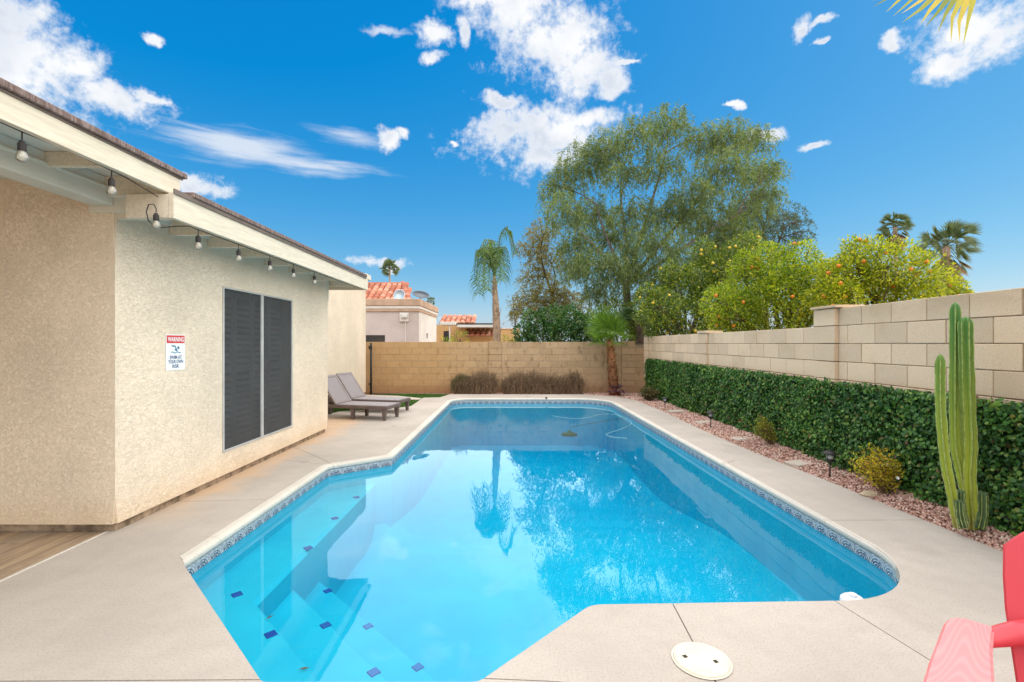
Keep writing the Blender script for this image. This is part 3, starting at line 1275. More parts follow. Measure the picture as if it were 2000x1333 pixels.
def wall_with_hole():
    b = bmesh.new()
    ysx = [3.575, WY0, WY1, 7.70]
    zs = [0.066, WZ0, WZ1, 2.649]
    grid = {}
    for i, y in enumerate(ysx):
        for j, z in enumerate(zs):
            grid[i, j] = b.verts.new((HXF, y, z))
    for i in range(3):
        for j in range(3):
            if (i, j) != (1, 1):
                b.faces.new((grid[i, j], grid[i + 1, j], grid[i + 1, j + 1], grid[i, j + 1]))
    # reveal
    inn = {}
    for (i, j) in ((1, 1), (2, 1), (2, 2), (1, 2)):
        inn[i, j] = b.verts.new((HXF - 0.16, ysx[i], zs[j]))
    ring_ = [(1, 1), (2, 1), (2, 2), (1, 2)]
    for a, c in zip(ring_, ring_[1:] + ring_[:1]):
        b.faces.new((grid[a], grid[c], inn[c], inn[a]))
    # other sides
    X2 = -9.0
    q = {}
    for (i, y) in ((0, 3.575), (3, 7.70)):
        for (j, z) in ((0, 0.066), (3, 2.649)):
            q[i, j] = b.verts.new((X2, y, z))
    b.faces.new((q[0, 0], grid[0, 0], grid[0, 1], grid[0, 2], grid[0, 3], q[0, 3]))
    b.faces.new((grid[3, 0], q[3, 0], q[3, 3], grid[3, 3], grid[3, 2], grid[3, 1]))
    b.faces.new((q[0, 0], q[3, 0], grid[3, 0], grid[2, 0], grid[1, 0], grid[0, 0]))
    es = [e for e in b.edges if all(abs(v.co.x - HXF) < 1e-5 and (abs(v.co.y - 3.575) < 1e-5 or abs(v.co.y - 7.70) < 1e-5) for v in e.verts) and abs(e.verts[0].co.z - e.verts[1].co.z) > 0.01]
    bmesh.ops.bevel(b, geom=es, offset=0.022, segments=4, affect='EDGES')
    bmesh.ops.recalc_face_normals(b, faces=b.faces)
    me = bpy.data.meshes.new('wall')
    b.to_mesh(me)
    b.free()
    return place('wall', me, M['stucco'], house)


wall_with_hole()
mb = MB()
mb.box(-9, -4.10, 7.72, 13.4, 0.06, 2.97, 0.01)
mb.build('wall', M['stucco'], house)
mb = MB()
mb.box(-8.9, -3.0, 3.62, 7.67, -0.08, 0.064)
mb.box(-8.9, -4.13, 7.66, 13.36, -0.08, 0.058)
mb.build('foundation', M['foundation'], house)
# unseen wall far left, added to keep stray light out of the covered patio
mb = MB()
mb.box(-7.2, -7.0, -3.5, 3.57, 0.0, 2.6)
mb.build('light_stop_wall', M['stucco'], house)
# eave over the long wall
mb = MB().box(-2.49, -2.45, 3.46, 8.12, 2.33, 2.512, 0.002)
mb.build('fascia', M['trim'], house)
mb = MB().box(-2.80, -2.492, 3.46, 3.50, 2.332, 2.505, 0.002)
mb.box(-2.96, -2.502, 3.503, 3.53, 2.506, 2.648, 0.002)
mb.build('fascia_return', M['trim'], house)
mb = MB().box(-2.965, -2.495, 3.505, 7.70, 2.505, 2.535)
mb.box(-4.2, -2.495, 7.705, 8.10, 2.505, 2.535)
mb.build('sheathing', M['soffit'], house)
mb = MB()
mb.box(-2.86, -2.425, 3.645, 8.0, 2.537, 2.576, 0.004)
mb.build('roof', M['roof'], house)
mb = MB()
mb.add([(-2.6, 3.7, 2.593), (-2.6, 8.0, 2.593), (-6.5, 8.0, 3.15), (-6.5, 3.7, 3.15), (-9, 3.7, 2.6), (-9, 8.0, 2.6)], [(0, 1, 2, 3), (3, 2, 5, 4), (0, 3, 4), (1, 5, 2)])
mb.build('roof_slope', M['roof'], house)
mb = MB().box(-4.4, -2.448, 8.01, 8.30, 2.515, 2.60, 0.004)
mb.box(-4.2, -2.453, 8.101, 8.125, 2.33, 2.512, 0.002)
mb.build('parapet_cap', M['trim'], house)
mb = MB().box(-2.447, -2.437, 3.45, 8.0, 2.505, 2.540)
mb.build('drip_edge', M['drip'], house)
for y in (3.62, 4.16, 4.68, 5.20, 5.75, 6.36, 7.08, 7.85):
    mm = MB().box(-2.97 if y < 7.6 else -4.1, -2.492, y - 0.02, y + 0.02, 2.36, 2.502, 0.002)
    mm.build('rafter', M['trim'], house)
mb = MB().box(-3.06, -2.972, 7.62, 7.75, 2.10, 2.5, 0.003)
mb.build('end_post', M['beam'], house)
# frieze board along the top of the wall
mb = MB().box(-2.969, -2.945, 3.66, 7.69, 2.44, 2.503, 0.002)
mb.build('frieze_board', M['soffit'], house)

# covered patio at the left: beam, rafters, vents, fascia, roof
mb = MB().box(-2.54, -2.50, -3.5, 3.60, 2.52, 2.662, 0.002)
mb.build('fascia', M['trim'], house)
mb = MB().box(-2.502, -2.492, -3.5, 3.62, 2.655, 2.668)
mb.build('drip_edge', M['drip'], house)
mb = MB().box(-7.4, -2.47, -3.6, 3.64, 2.67, 2.708, 0.004)
mb.build('roof', M['roof'], house)
mb = MB().box(-7.3, -2.545, -3.5, 3.60, 2.650, 2.668)
mb.build('sheathing', M['soffit'], house)
mb = MB().box(-3.13, -2.97, -3.5, 3.56, 2.447, 2.565, 0.004)
mb.build('beam', M['beam'], house)
mb = MB().box(-3.10, -2.985, -3.5, 3.60, 2.567, 2.648, 0.002)
mb.build('frieze_board', M['soffit'], house)
mb = MB().box(-2.985, -2.962, -3.5, 3.56, 2.558, 2.578, 0.003)
mb.build('moulding', M['beam'], house)
mb = MB().box(-3.16, -2.80, 3.562, 3.655, 2.40, 2.648, 0.003)
mb.build('beam_end', M['beam'], house)
for y in (-1.48, -0.83, -0.18, 0.47, 1.12, 1.77, 2.42, 3.07, 3.52):
    mm = MB().box(-2.985, -2.542, y - 0.02, y + 0.02, 2.555, 2.648, 0.002)
    mm.build('rafter', M['trim'], house)
for y in (2.32, 2.50):
    mm = MB()
    mt = Matrix.Translation((-2.983, y, 2.61)) @ Matrix.Rotation(math.radians(90), 4, 'Y')
    mm.lathe([(0.022, 0.0), (0.022, 0.004), (0.017, 0.005), (0.0, 0.003)], 14, mt)
    mm.build('vent_hole', M['black_metal'], house)
mb = MB().box(-3.14, -2.96, -2.3, -2.12, 0.0, 2.446, 0.006)
mb.build('post', M['beam'], house)

# window with solar screens and shutters behind
win = MB().box(HXF - 0.015, HXF + 0.012, WY0 + 0.001, WY0 + 0.022, WZ0 + 0.001, WZ1 - 0.001, 0.002)
win.box(HXF - 0.015, HXF + 0.012, WY1 - 0.022, WY1 - 0.001, WZ0 + 0.001, WZ1 - 0.001, 0.002)
win.box(HXF - 0.015, HXF + 0.0115, WY0 + 0.022, WY1 - 0.022, WZ0 + 0.001, WZ0 + 0.02, 0.002)
win.box(HXF - 0.015, HXF + 0.0115, WY0 + 0.022, WY1 - 0.022, WZ1 - 0.02, WZ1 - 0.001, 0.002)
wobj = win.build('window', M['alu'], house)
tag(wobj, 'tall window behind two dark solar screens')
for (ya, yb) in ((5.642, 5.664), (5.668, 5.690)):
    MB().box(HXF - 0.014, HXF + 0.014, ya, yb, WZ0 + 0.02, WZ1 - 0.02, 0.003).build('mullion', M['alu'], wobj)


def screen_mat():
    m, t, out = new_mat('solar_screen')
    d = t.n.new('ShaderNodeBsdfPrincipled')
    p = wpos(t)
    n = t.noise(p, 3.0, 4.0, 0.6)
    c = t.mix(n, (0.045, 0.046, 0.048), (0.10, 0.10, 0.10))
    t.l.new(c, d.inputs['Base Color'])
    d.inputs['Roughness'].default_value = 0.65
    d.inputs['Specular IOR Level'].default_value = 0.25
    tr = t.n.new('ShaderNodeBsdfTransparent')
    mx = t.n.new('ShaderNodeMixShader')
    mx.inputs[0].default_value = 0.35
    t.l.new(d.outputs[0], mx.inputs[1])
    t.l.new(tr.outputs[0], mx.inputs[2])
    t.l.new(mx.outputs[0], out.inputs[0])
    return m


M['screen'] = screen_mat()
M['shutter'] = simple('shutter_white', (0.62, 0.60, 0.55), 0.5, 0.3, var=0.05)
M['glass_dark'] = simple('glass_dark', (0.02, 0.022, 0.025), 0.08, 0.5, var=0.1)
for (ya, yb) in ((WY0 + 0.022, 5.642), (5.690, WY1 - 0.022)):
    MB().box(HXF - 0.006, HXF - 0.003, ya, yb, WZ0 + 0.02, WZ1 - 0.02).build('screen', M['screen'], wobj)
MB().box(HXF - 0.158, HXF - 0.150, WY0 + 0.005, WY1 - 0.005, WZ0 + 0.005, WZ1 - 0.005).build('dark_room_sheet', simple('room_dark', (0.05, 0.048, 0.045), 0.9, 0.1), wobj)  # dark sheet stands for the unlit room behind the shutters
lv = None
for i in range(4):
    ya = WY0 + 0.03 + i * 0.376
    yb = ya + 0.36
    mm = MB()
    for (a, b_, c, d) in ((ya, ya + 0.04, WZ0 + 0.02, WZ1 - 0.02), (yb - 0.04, yb, WZ0 + 0.02, WZ1 - 0.02), (ya + 0.04, yb - 0.04, WZ0 + 0.02, WZ0 + 0.09),
                          (ya + 0.04, yb - 0.04, WZ1 - 0.09, WZ1 - 0.02), (ya + 0.04, yb - 0.04, 1.10, 1.18)):
        mm.box(HXF - 0.135, HXF - 0.11, a, b_, c, d, 0.002)
    mm.build('shutter_frame', M['shutter'], wobj)
    zz = [0.43 + 0.068 * k for k in range(10)] + [1.23 + 0.068 * k for k in range(10)]
    for z in zz:
        if lv is None:
            v, f = box_vf(-0.028, 0.028, -0.137, 0.137, -0.004, 0.004, 0.002)
            R = Matrix.Rotation(math.radians(42), 4, 'Y')
            mm = MB()
            mm.add([R @ Vector(p) for p in v], f)
            lv = mm.build('louver', M['shutter'], wobj, loc=(HXF - 0.122, (ya + yb) / 2, z))
        else:
            place('louver', lv.data, None, wobj, (HXF - 0.122, (ya + yb) / 2, z))

# covered patio floor: wood-look planks, with a white edging strip
pf = thing('patio_floor', None, None, (-4.5, 1.5, 0))
pf['kind'] = 'structure'


def plank_mat():
    m, t, out = new_mat('wood_look_plank')
    p = wpos(t)
    oi = t.n.new('ShaderNodeObjectInfo')
    off = t.math('MULTIPLY', oi.outputs['Random'], 20.0)
    v = t.addv(t.scalev(p, (7.0, 0.7, 1.0)), t.comb(off, off, 0.0))
    gr = t.noise(v, 2.5, 6.0, 0.65, 0.8)
    c = t.mix(t.ss(gr, 0.3, 0.7), (0.20, 0.135, 0.085), (0.47, 0.335, 0.205))
    c = t.mix(t.math('MULTIPLY', oi.outputs['Random'], 0.5), c, (0.36, 0.29, 0.23))
    principled(t, out, c, 0.4, 0.4, 0.0, gr, 0.1, 0.002)
    return m


M['plank'] = plank_mat()
pk = {}
row = 0
x = -3.072
while x > -7.0:
    y = -3.4 + (row % 3) * 0.4
    ylist = [-3.5] + [y + 1.2 * k for k in range(0, 6)]
    ylist = [v for v in ylist if v < 3.55] + [3.61]
    for a, b_ in zip(ylist[:-1], ylist[1:]):
        L = b_ - a - 0.003
        if L < 0.05:
            continue
        key = round(L, 3)
        if key not in pk:
            me = bpy.data.meshes.new('plank')
            v, f = box_vf(-0.0985, 0.0985, -L / 2, L / 2, -0.02, 0.0, 0.001)
            me.from_pydata(v, [], f)
            bq = bmesh.new()
            bq.from_mesh(me)
            bmesh.ops.recalc_face_normals(bq, faces=bq.faces)
            bq.to_mesh(me)
            bq.free()
            me.materials.append(M['plank'])
            pk[key] = me
        place('plank', pk[key], None, pf, (x - 0.1, (a + b_) / 2, 0.0))
    x -= 0.2
    row += 1
MB().box(-7.0, -3.07, -3.5, 3.61, -0.06, -0.018).build('grout_bed', M['mortar'], pf)
MB().box(-3.070, -3.047, -3.5, 3.61, -0.05, 0.004, 0.002).build('edging_strip', M['coping'], pf)

# ------------------------------------------------------------------ planting strips, gravel, grass
def edge_x(y):
    return np.interp(y, [1.6, 2.5, 3.27, 4.2, 4.9, 6.3, 8.0, 10.0, 11.8, 12.4], [3.46, 3.40, 3.35, 3.30, 3.27, 3.16, 3.13, 3.17, 3.12, 2.98])


def bed_z(x, y):
    e = edge_x(y)
    k = np.clip((x - e) / (3.56 - e + 0.0193 * y), 0, 1)
    rise = np.interp(y, [1, 3.4, 7.6, 10, 12.2], [0.10, 0.10, 0.075, 0.03, 0.0])
    return -0.012 + rise * k ** 0.8


ys = np.linspace(1.0, 13.4, 60)
mb = MB()
for i, y in enumerate(ys):
    e = float(edge_x(y)) - 0.03
    for j in range(6):
        x = e + (3.62 + 0.0193 * y - e) * j / 5
        mb.v.append((x, y, float(bed_z(x, y)) - 0.01))
    if i:
        for j in range(5):
            a = (i - 1) * 6 + j
            mb.f.append((a, a + 1, a + 7, a + 6))
tag(mb.build('planting_bed', M['gravel_bed'], smooth=True, recalc=False), kind='structure')
mb = MB()
mb.add([(-2.0, 13.35, -0.03), (4.0, 12.2, -0.03), (4.0, 14.02, -0.03), (-4.5, 14.02, -0.03), (-2.1, 13.7, -0.03)], [(0, 1, 2, 3, 4)])
tag(mb.build('planting_bed', M['gravel_bed'], recalc=False), kind='structure')

# stones
oct_v = np.array([(1, 0, 0), (-1, 0, 0), (0, 1, 0), (0, -1, 0), (0, 0, 1), (0, 0, -1)], float)
oct_f = np.array([(0, 2, 4), (2, 1, 4), (1, 3, 4), (3, 0, 4), (2, 0, 5), (1, 2, 5), (3, 1, 5), (0, 3, 5)])
P = []
N1 = 15500
y = 1.6 + (12.9 - 1.6) * rng.random(N1) ** 1.5
e = edge_x(y)
x = e + (3.60 + 0.0193 * y - e) * rng.random(N1)
z = bed_z(x, y) + 0.002
P.append(np.stack([x, y, z], 1))
N2 = 3500
x2 = rng.uniform(-1.7, 3.7, N2)
y2 = rng.uniform(12.7, 13.95, N2)
ok = (y2 > 13.44) | (x2 > 2.3 + (13.2 - y2) * 1.2)
P.append(np.stack([x2, y2, np.full(N2, -0.022)], 1)[ok])
P = np.concatenate(P)
n = len(P)
sz = (0.0085 + 0.0085 * rng.random(n)) * np.where(P[:, 1] > 7, 1.5, 1.0)
A = rng.normal(size=(n, 3, 3))
Qm, _ = np.linalg.qr(A)
S = sz[:, None] * np.stack([1 + 0.5 * rng.random(n), 0.75 + 0.4 * rng.random(n), 0.55 + 0.3 * rng.random(n)], 1)
ov = oct_v[None] * (1 + 0.35 * rng.normal(size=(n, 6, 1)) * 0.5)
V = np.einsum('nij,nkj->nki', Qm, ov * S[:, None, :]) + P[:, None, :]
Fq = (oct_f[None] + (np.arange(n) * 6)[:, None, None]).reshape(-1, 3)
tag(quadmesh('gravel', V.reshape(-1, 3), Fq, M['gravel'], kind='stuff'), 'loose pink and brown gravel along the hedge and back wall', 'gravel')

# turf and grass blades, left rear
TURF = [(-4.1, 8.9), (-3.76, 9.3), (-3.63, 10.0), (-3.1, 10.33), (-2.46, 10.66), (-2.31, 10.9), (-2.34, 12.54), (-1.93, 12.62), (-1.75, 13.55), (-3.1, 13.6), (-4.1, 13.2)]
mb = MB()
mb.add([(a, b, -0.03) for a, b in TURF], [tuple(range(len(TURF)))])
tag(mb.build('lawn', M['turf'], recalc=False), kind='structure')
PATH = [(-4.1, 12.6), (-2.35, 12.1), (-2.34, 12.42), (-3.1, 13.0), (-4.1, 13.3)]
nb = 26000
gp = np.stack([rng.uniform(-4.1, -1.75, nb), rng.uniform(8.9, 13.6, nb)], 1)
okk = np.array([inside(p, TURF) and not inside(p, PATH) for p in gp])
gp = gp[okk]
n = len(gp)
Pg = np.concatenate([gp, np.full((n, 1), -0.03)], 1)
D = np.stack([rng.normal(0, 0.35, n), rng.normal(0, 0.35, n), np.ones(n)], 1)
V, Q = leaves_vq(Pg, D, 0.035 + 0.025 * rng.random(n), 0.008)
tag(quadmesh('grass', V, Q, M['grass'], kind='stuff'), 'short green grass between the back wall and the loungers', 'grass')
mb = MB()
mb.add([(a, b, -0.022) for a, b in PATH] + [(a, b, 0.0) for a, b in PATH], [(5, 6, 7, 8, 9)] + [(i, (i + 1) % 5, 5 + (i + 1) % 5, 5 + i) for i in range(5)])
tag(mb.build('path', M['paver'], recalc=True), kind='structure')

# stepping stones and a flat rock
stones = [((1570, 903), 0.36, 0.20, 'stepping slab nearest the camera, beside the front solar light', 0.1), ((1454, 856), 0.32, 0.2, 'stepping slab just left of the small yellow-green shrub', 0.0),
          ((1378, 824), 0.34, 0.2, 'stepping slab right behind the second solar light', 0.05), ((1321, 803), 0.32, 0.2, 'farthest stepping slab, beside the farthest solar light', -0.05)]
for (px, py), L, Wd, lab, rz in stones:
    p = gnd(px, py, 0.035)
    mm = MB()
    vs, fs = box_vf(-L / 2, L / 2, -Wd / 2, Wd / 2, -0.06, 0.0, 0.008)
    vs = [(a + random.uniform(-.004, .004), b + random.uniform(-.004, .004), c + (0.012 if a > 0 else 0)) for a, b, c in vs]
    mm.add(vs, fs)
    tag(mm.build('stepping_stone', M['paver'], loc=(p.x, p.y, 0.035), rotz=rz + 0.15), 'grey concrete ' + lab, 'paving stone', 'stepping slabs in the gravel bed')
p = gnd(1696, 966, 0.01)
mm = MB()
mm.lathe([(0.0, -0.03), (0.075, -0.02), (0.085, 0.0), (0.07, 0.016), (0.03, 0.022), (0.0, 0.022)], 9)
mm.v = [(a * 1.1 + random.uniform(-.008, .008), b * 0.8 + random.uniform(-.008, .008), c + random.uniform(-.003, .003)) for a, b, c in mm.v]
tag(mm.build('rock', simple('rock_tan', (0.52, 0.42, 0.29), 0.9, 0.1, var=0.2, bump=0.5), loc=(p.x + 0.02, p.y, 0.012)), 'small flat tan rock below the yellow shrub', 'rock')

# ------------------------------------------------------------------ hedge of ivy screen
hd = thing('ivy_hedge', 'long dark green ivy screen hedge along the right wall', 'hedge', (3.6, 7, 0.05))
M['ivy'] = leaf_mat('ivy_leaves', [(0, (0.018, 0.062, 0.014)), (0.35, (0.040, 0.130, 0.024)), (0.7, (0.075, 0.195, 0.034)), (0.90, (0.19, 0.33, 0.055)), (0.955, (0.22, 0.26, 0.06)), (1.0, (0.15, 0.06, 0.035))], 0.42, 0.2, 0.3)
HF = 3.515
mb = MB()
dd = Vector((0.0193, 1.0))
for a, b_ in ((1.2, 9.40), (9.42, 13.40)):
    vs = []
    for s in (a, b_):
        for o in (0.02, 0.05):
            for zz in (0.0, 0.945):
                vs.append((HF + o + 0.0193 * s, s, zz))
    mb.add(vs, [(0, 1, 3, 2), (4, 6, 7, 5), (0, 4, 5, 1), (2, 3, 7, 6), (1, 5, 7, 3), (0, 2, 6, 4)])
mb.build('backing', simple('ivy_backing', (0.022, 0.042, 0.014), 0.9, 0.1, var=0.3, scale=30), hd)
nl = 64000
sy = 1.3 + (13.38 - 1.3) * rng.random(nl) ** 1.35
zz = rng.uniform(0.0, 0.985, nl)
zz = np.where(rng.random(nl) < 0.06, rng.uniform(0.93, 1.0, nl), zz)
lump = np.sin(sy * 4.3 + 2 * np.sin(zz * 6)) * np.cos(zz * 7.1 + sy * 1.7) + 0.6 * np.sin(sy * 11.0 + zz * 9.0)
xx = HF + 0.0193 * sy - 0.05 + 0.085 * rng.random(nl) - 0.022 * lump
seam = np.exp(-((sy - 9.41) / 0.05) ** 2)
xx = xx + 0.05 * seam
top = zz > 0.93
xx = np.where(top, HF + 0.0193 * sy + rng.uniform(-0.04, 0.06, nl), xx)
zlow = bed_z(np.full(nl, 3.5), sy)
zz = np.maximum(zz, zlow + 0.01)
P = np.stack([xx, sy, zz], 1)
N = unit(np.stack([-1.0 + 0.55 * rng.normal(size=nl), 0.55 * rng.normal(size=nl), 0.45 + 0.55 * rng.normal(size=nl)], 1))
D = unit(np.cross(N, rng.normal(size=(nl, 3))) + np.array([0, 0, -0.35]))
L = (0.026 + 0.018 * rng.random(nl)) * np.where(sy > 7, 1.25, 1.0)
S = unit(np.cross(D, N))
N2 = np.cross(S, D)
Lc, Wc = L[:, None], (L * 0.80)[:, None]
V = np.stack([P, P + D * Lc * 0.32 + S * Wc * 0.5 - N2 * Wc * 0.12, P + D * Lc * 0.72 + S * Wc * 0.34 - N2 * Wc * 0.1, P + D * Lc - N2 * Lc * 0.12,
              P + D * Lc * 0.72 - S * Wc * 0.34 - N2 * Wc * 0.1, P + D * Lc * 0.32 - S * Wc * 0.5 - N2 * Wc * 0.12, P + D * Lc * 0.5 + N2 * Wc * 0.03], 1)
base = (np.arange(nl) * 7)[:, None, None]
Fq = (np.array([(0, 1, 6, 5), (1, 2, 3, 6), (6, 3, 4, 5)])[None] + base).reshape(-1, 4)
fo = quadmesh('foliage', V.reshape(-1, 3), Fq, M['ivy'], hd, kind='stuff')

# ------------------------------------------------------------------ cactus
def cactus_mat():
    m, t, out = new_mat('cactus_skin')
    p = wpos(t)
    Z = t.sep(p)[2]
    n = t.noise(p, 7.0, 4.0, 0.6)
    k = t.math('ADD', Z, t.math('MULTIPLY', t.math('SUBTRACT', n, 0.5), 0.7))
    c = t.mix(t.ss(k, 0.35, 1.75), (0.36, 0.42, 0.04), (0.095, 0.225, 0.045))
    f = t.noise(p, 40.0, 3.0, 0.6)
    c = t.mix(t.math('MULTIPLY', t.ss(f, 0.55, 0.75), 0.2), c, (0.10, 0.12, 0.03))
    scar = t.noise(p, 16.0, 5.0, 0.7)
    c = t.mix(t.math('MULTIPLY', t.ss(scar, 0.64, 0.72), 0.6), c, (0.24, 0.17, 0.08))
    c = t.mix(t.math('MULTIPLY', t.ss(t.math('ADD', Z, t.math('MULTIPLY', t.math('SUBTRACT', scar, 0.5), 0.3)), 0.06, 0.20, 1.0, 0.0), 0.6), c, (0.25, 0.17, 0.07))
    principled(t, out, c, 0.5, 0.35, 0.0, f, 0.15, 0.003)
    return m


M['cactus'] = cactus_mat()
M['cactus_young'] = simple('cactus_young', (0.085, 0.15, 0.055), 0.55, 0.3, var=0.25, scale=14)
M['cactus_rib'] = simple('cactus_rib', (0.36, 0.42, 0.12), 0.6, 0.2, var=0.3, scale=30)
M['spine'] = simple('cactus_spines', (0.62, 0.60, 0.36), 0.8, 0.1, var=0.3)
CY = 3.55
cac = thing('column_cactus', 'tall ribbed green cactus with three stems in front of the hedge', 'cactus', at(1895, 1027, CY))


def cactus_stem(path, r, ribs=6, rings=74, mat='cactus', twist=0.25, youth=False):
    pts = [Vector(p) for p in path]
    # Catmull-Rom resample
    def cr(t):
        k = min(int(t), len(pts) - 2)
        u = t - k
        p0, p1, p2, p3 = pts[max(k - 1, 0)], pts[k], pts[k + 1], pts[min(k + 2, len(pts) - 1)]
        return 0.5 * ((2 * p1) + (p2 - p0) * u + (2 * p0 - 5 * p1 + 4 * p2 - p3) * u * u + (3 * p1 - p0 - 3 * p2 + p3) * u ** 3)
    mm, sp = MB(), MB()
    seg = ribs * 6
    prev = Vector((1, 0, 0))
    for i in range(rings + 1):
        t = i / rings
        p = cr(t * (len(pts) - 1))
        q = cr(min(1, t + 0.01) * (len(pts) - 1)) - cr(max(0, t - 0.01) * (len(pts) - 1))
        tg = q.normalized()
        u = (prev - tg * prev.dot(tg)).normalized()
        prev = u
        w = tg.cross(u)
        tail = (1 - t) / 0.055 if t > 0.945 else 1.0
        rr = r * math.sqrt(max(0.02, 1 - (1 - tail) ** 2)) * (1 + 0.04 * math.sin(i * 0.9) + 0.03 * math.sin(i * 0.37))
        if t < 0.06:
            rr *= 0.8 + 0.2 * t / 0.06
        for k in range(seg):
            a = 2 * math.pi * k / seg
            ph = (k % 6) / 6.0
            rib = abs(math.cos(math.pi * ph)) ** 1.3
            rad = rr * (0.46 + 0.54 * rib)
            d = u * math.cos(a + twist * t) + w * math.sin(a + twist * t)
            mm.v.append(tuple(p + d * rad))
            if k % 6 == 0 and t < 0.985:
                for s in range(3 if not youth else 2):
                    dd_ = (d + u * random.uniform(-.6, .6) + w * random.uniform(-.6, .6) + tg * random.uniform(-.6, .8)).normalized()
                    b0 = p + d * rad * 0.98 + tg * random.uniform(-.01, .01)
                    sd = dd_.cross(tg).normalized() * 0.0019
                    sp.add([b0 - sd, b0 + sd, b0 + dd_ * random.uniform(0.007, 0.012)], [(0, 1, 2)])
        if i:
            for k in range(seg):
                k2 = (k + 1) % seg
                mm.f.append(((i - 1) * seg + k, (i - 1) * seg + k2, i * seg + k2, i * seg + k))
    mm.f.append(tuple(range(rings * seg, (rings + 1) * seg)))
    st = mm.build('stem', M[mat], cac, smooth=True)
    s_ = sp.build('spines', M['spine'], st, recalc=False)
    s_['kind'] = 'stuff'
    eg = MB()
    for kk in range(ribs):
        pe = [Vector(mm.v[i * seg + kk * 6]) for i in range(0, rings - 1)]
        eg.tube(pe, 0.0036 if not youth else 0.0022, 4, False)
    eg.build('rib_edges', M['cactus_rib'], st, recalc=False)


def cp(lst, dy=0.0):
    return [at(px, py, CY + d + dy) for (px, py, d) in lst]


cactus_stem(cp([(1874, 1032, 0), (1870.7, 1018, 0), (1865.5, 994, 0), (1857, 952, 0), (1848, 907, 0), (1842, 856, 0), (1837, 787, 0), (1836.5, 692, 0)]), 0.030, 5)
cactus_stem(cp([(1893, 975, .02), (1883, 945, .03), (1877.5, 918, .05), (1870.5, 890, .06), (1867, 856, .07), (1865.5, 787, .07), (1865.5, 683, .07), (1865.5, 591, .07)]), 0.033, 5)
cactus_stem(cp([(1899, 1034, 0), (1897, 1010, 0), (1894, 976, 0), (1892, 925, 0), (1894, 873, 0), (1892, 821, 0), (1889, 752, 0), (1887, 683, 0), (1885.5, 619, 0)]), 0.041, 6)
cactus_stem(cp([(1882, 1030, -.05), (1875, 1005, -.05), (1873, 977, -.05)]), 0.027, 8, 20, 'cactus_young', 0.1, True)
cactus_stem(cp([(1884, 1022, -.01), (1877, 985, -.01), (1876, 957, -.01)]), 0.026, 8, 20, 'cactus_young', 0.1, True)
cactus_stem(cp([(1911, 1032, -.03), (1917, 1000, -.03), (1916, 960, -.03)]), 0.035, 8, 20, 'cactus_young', 0.1, True)

# ------------------------------------------------------------------ solar path lights
M['lamp_glass'] = simple('lamp_glass', (0.42, 0.43, 0.42), 0.15, 0.5, var=0.1)


def solar_light(base, h, lab, rot=0.0):
    r = thing('solar_path_light', lab, 'path light', base, 'solar path lights along the deck edge', rot, local=True)
    s = h / 0.30
    MB().lathe([(0.008 * s, -0.06), (0.008 * s, 0.175 * s)], 8).build('stake', M['black_metal'], r, smooth=True)
    MB().lathe([(0.030 * s, 0.205 * s), (0.036 * s, 0.255 * s)], 14).build('lens', M['lamp_glass'], r, smooth=True)
    mm = MB()
    mm.lathe([(0.010 * s, 0.168 * s), (0.034 * s, 0.180 * s), (0.036 * s, 0.205 * s), (0.010 * s, 0.207 * s)], 14)
    for k in range(4):
        a = math.pi / 2 * k + 0.4
        mm.tube([(0.040 * s * math.cos(a), 0.040 * s * math.sin(a), 0.19 * s), (0.046 * s * math.cos(a), 0.046 * s * math.sin(a), 0.265 * s)], 0.003 * s, 5)
    mm.build('cage', M['black_metal'], r)
    MB().lathe([(0.0, 0.262 * s), (0.066 * s, 0.262 * s), (0.070 * s, 0.270 * s), (0.045 * s, 0.288 * s), (0.018 * s, 0.297 * s), (0.0, 0.300 * s)], 18).build('cap', M['black_metal'], r)
    return r


b3 = gnd(1621, 935, 0.0)
solar_light((b3.x, b3.y, 0.0), 0.30, 'black solar path light nearest the yellow shrub')
b2 = gnd(1388, 839, 0.0)
solar_light((b2.x, b2.y, 0.0), 0.31, 'black solar path light in the middle of the gravel strip')
b1 = gnd(1299, 802, 0.0)
solar_light((b1.x, b1.y, 0.0), 0.29, 'farthest black solar path light, near the end of the hedge')
b4 = gnd(1968, 1044, 0.06)
solar_light((b4.x + 0.03, b4.y + 0.02, 0.05), 0.13, 'low black solar light between cactus and red chair', 0.5)

# ------------------------------------------------------------------ shrubs in the bed
M['yellow_leaf'] = leaf_mat('yellow_leaves', [(0, (0.28, 0.29, 0.03)), (0.5, (0.52, 0.45, 0.035)), (0.8, (0.65, 0.51, 0.05)), (1, (0.62, 0.34, 0.07))], 0.5, 0.45)
M['twig'] = simple('dry_twig', (0.19, 0.125, 0.075), 0.9, 0.1, var=0.35, scale=20)
M['petal'] = simple('white_petal', (0.8, 0.8, 0.75), 0.6, 0.2, var=0.05)


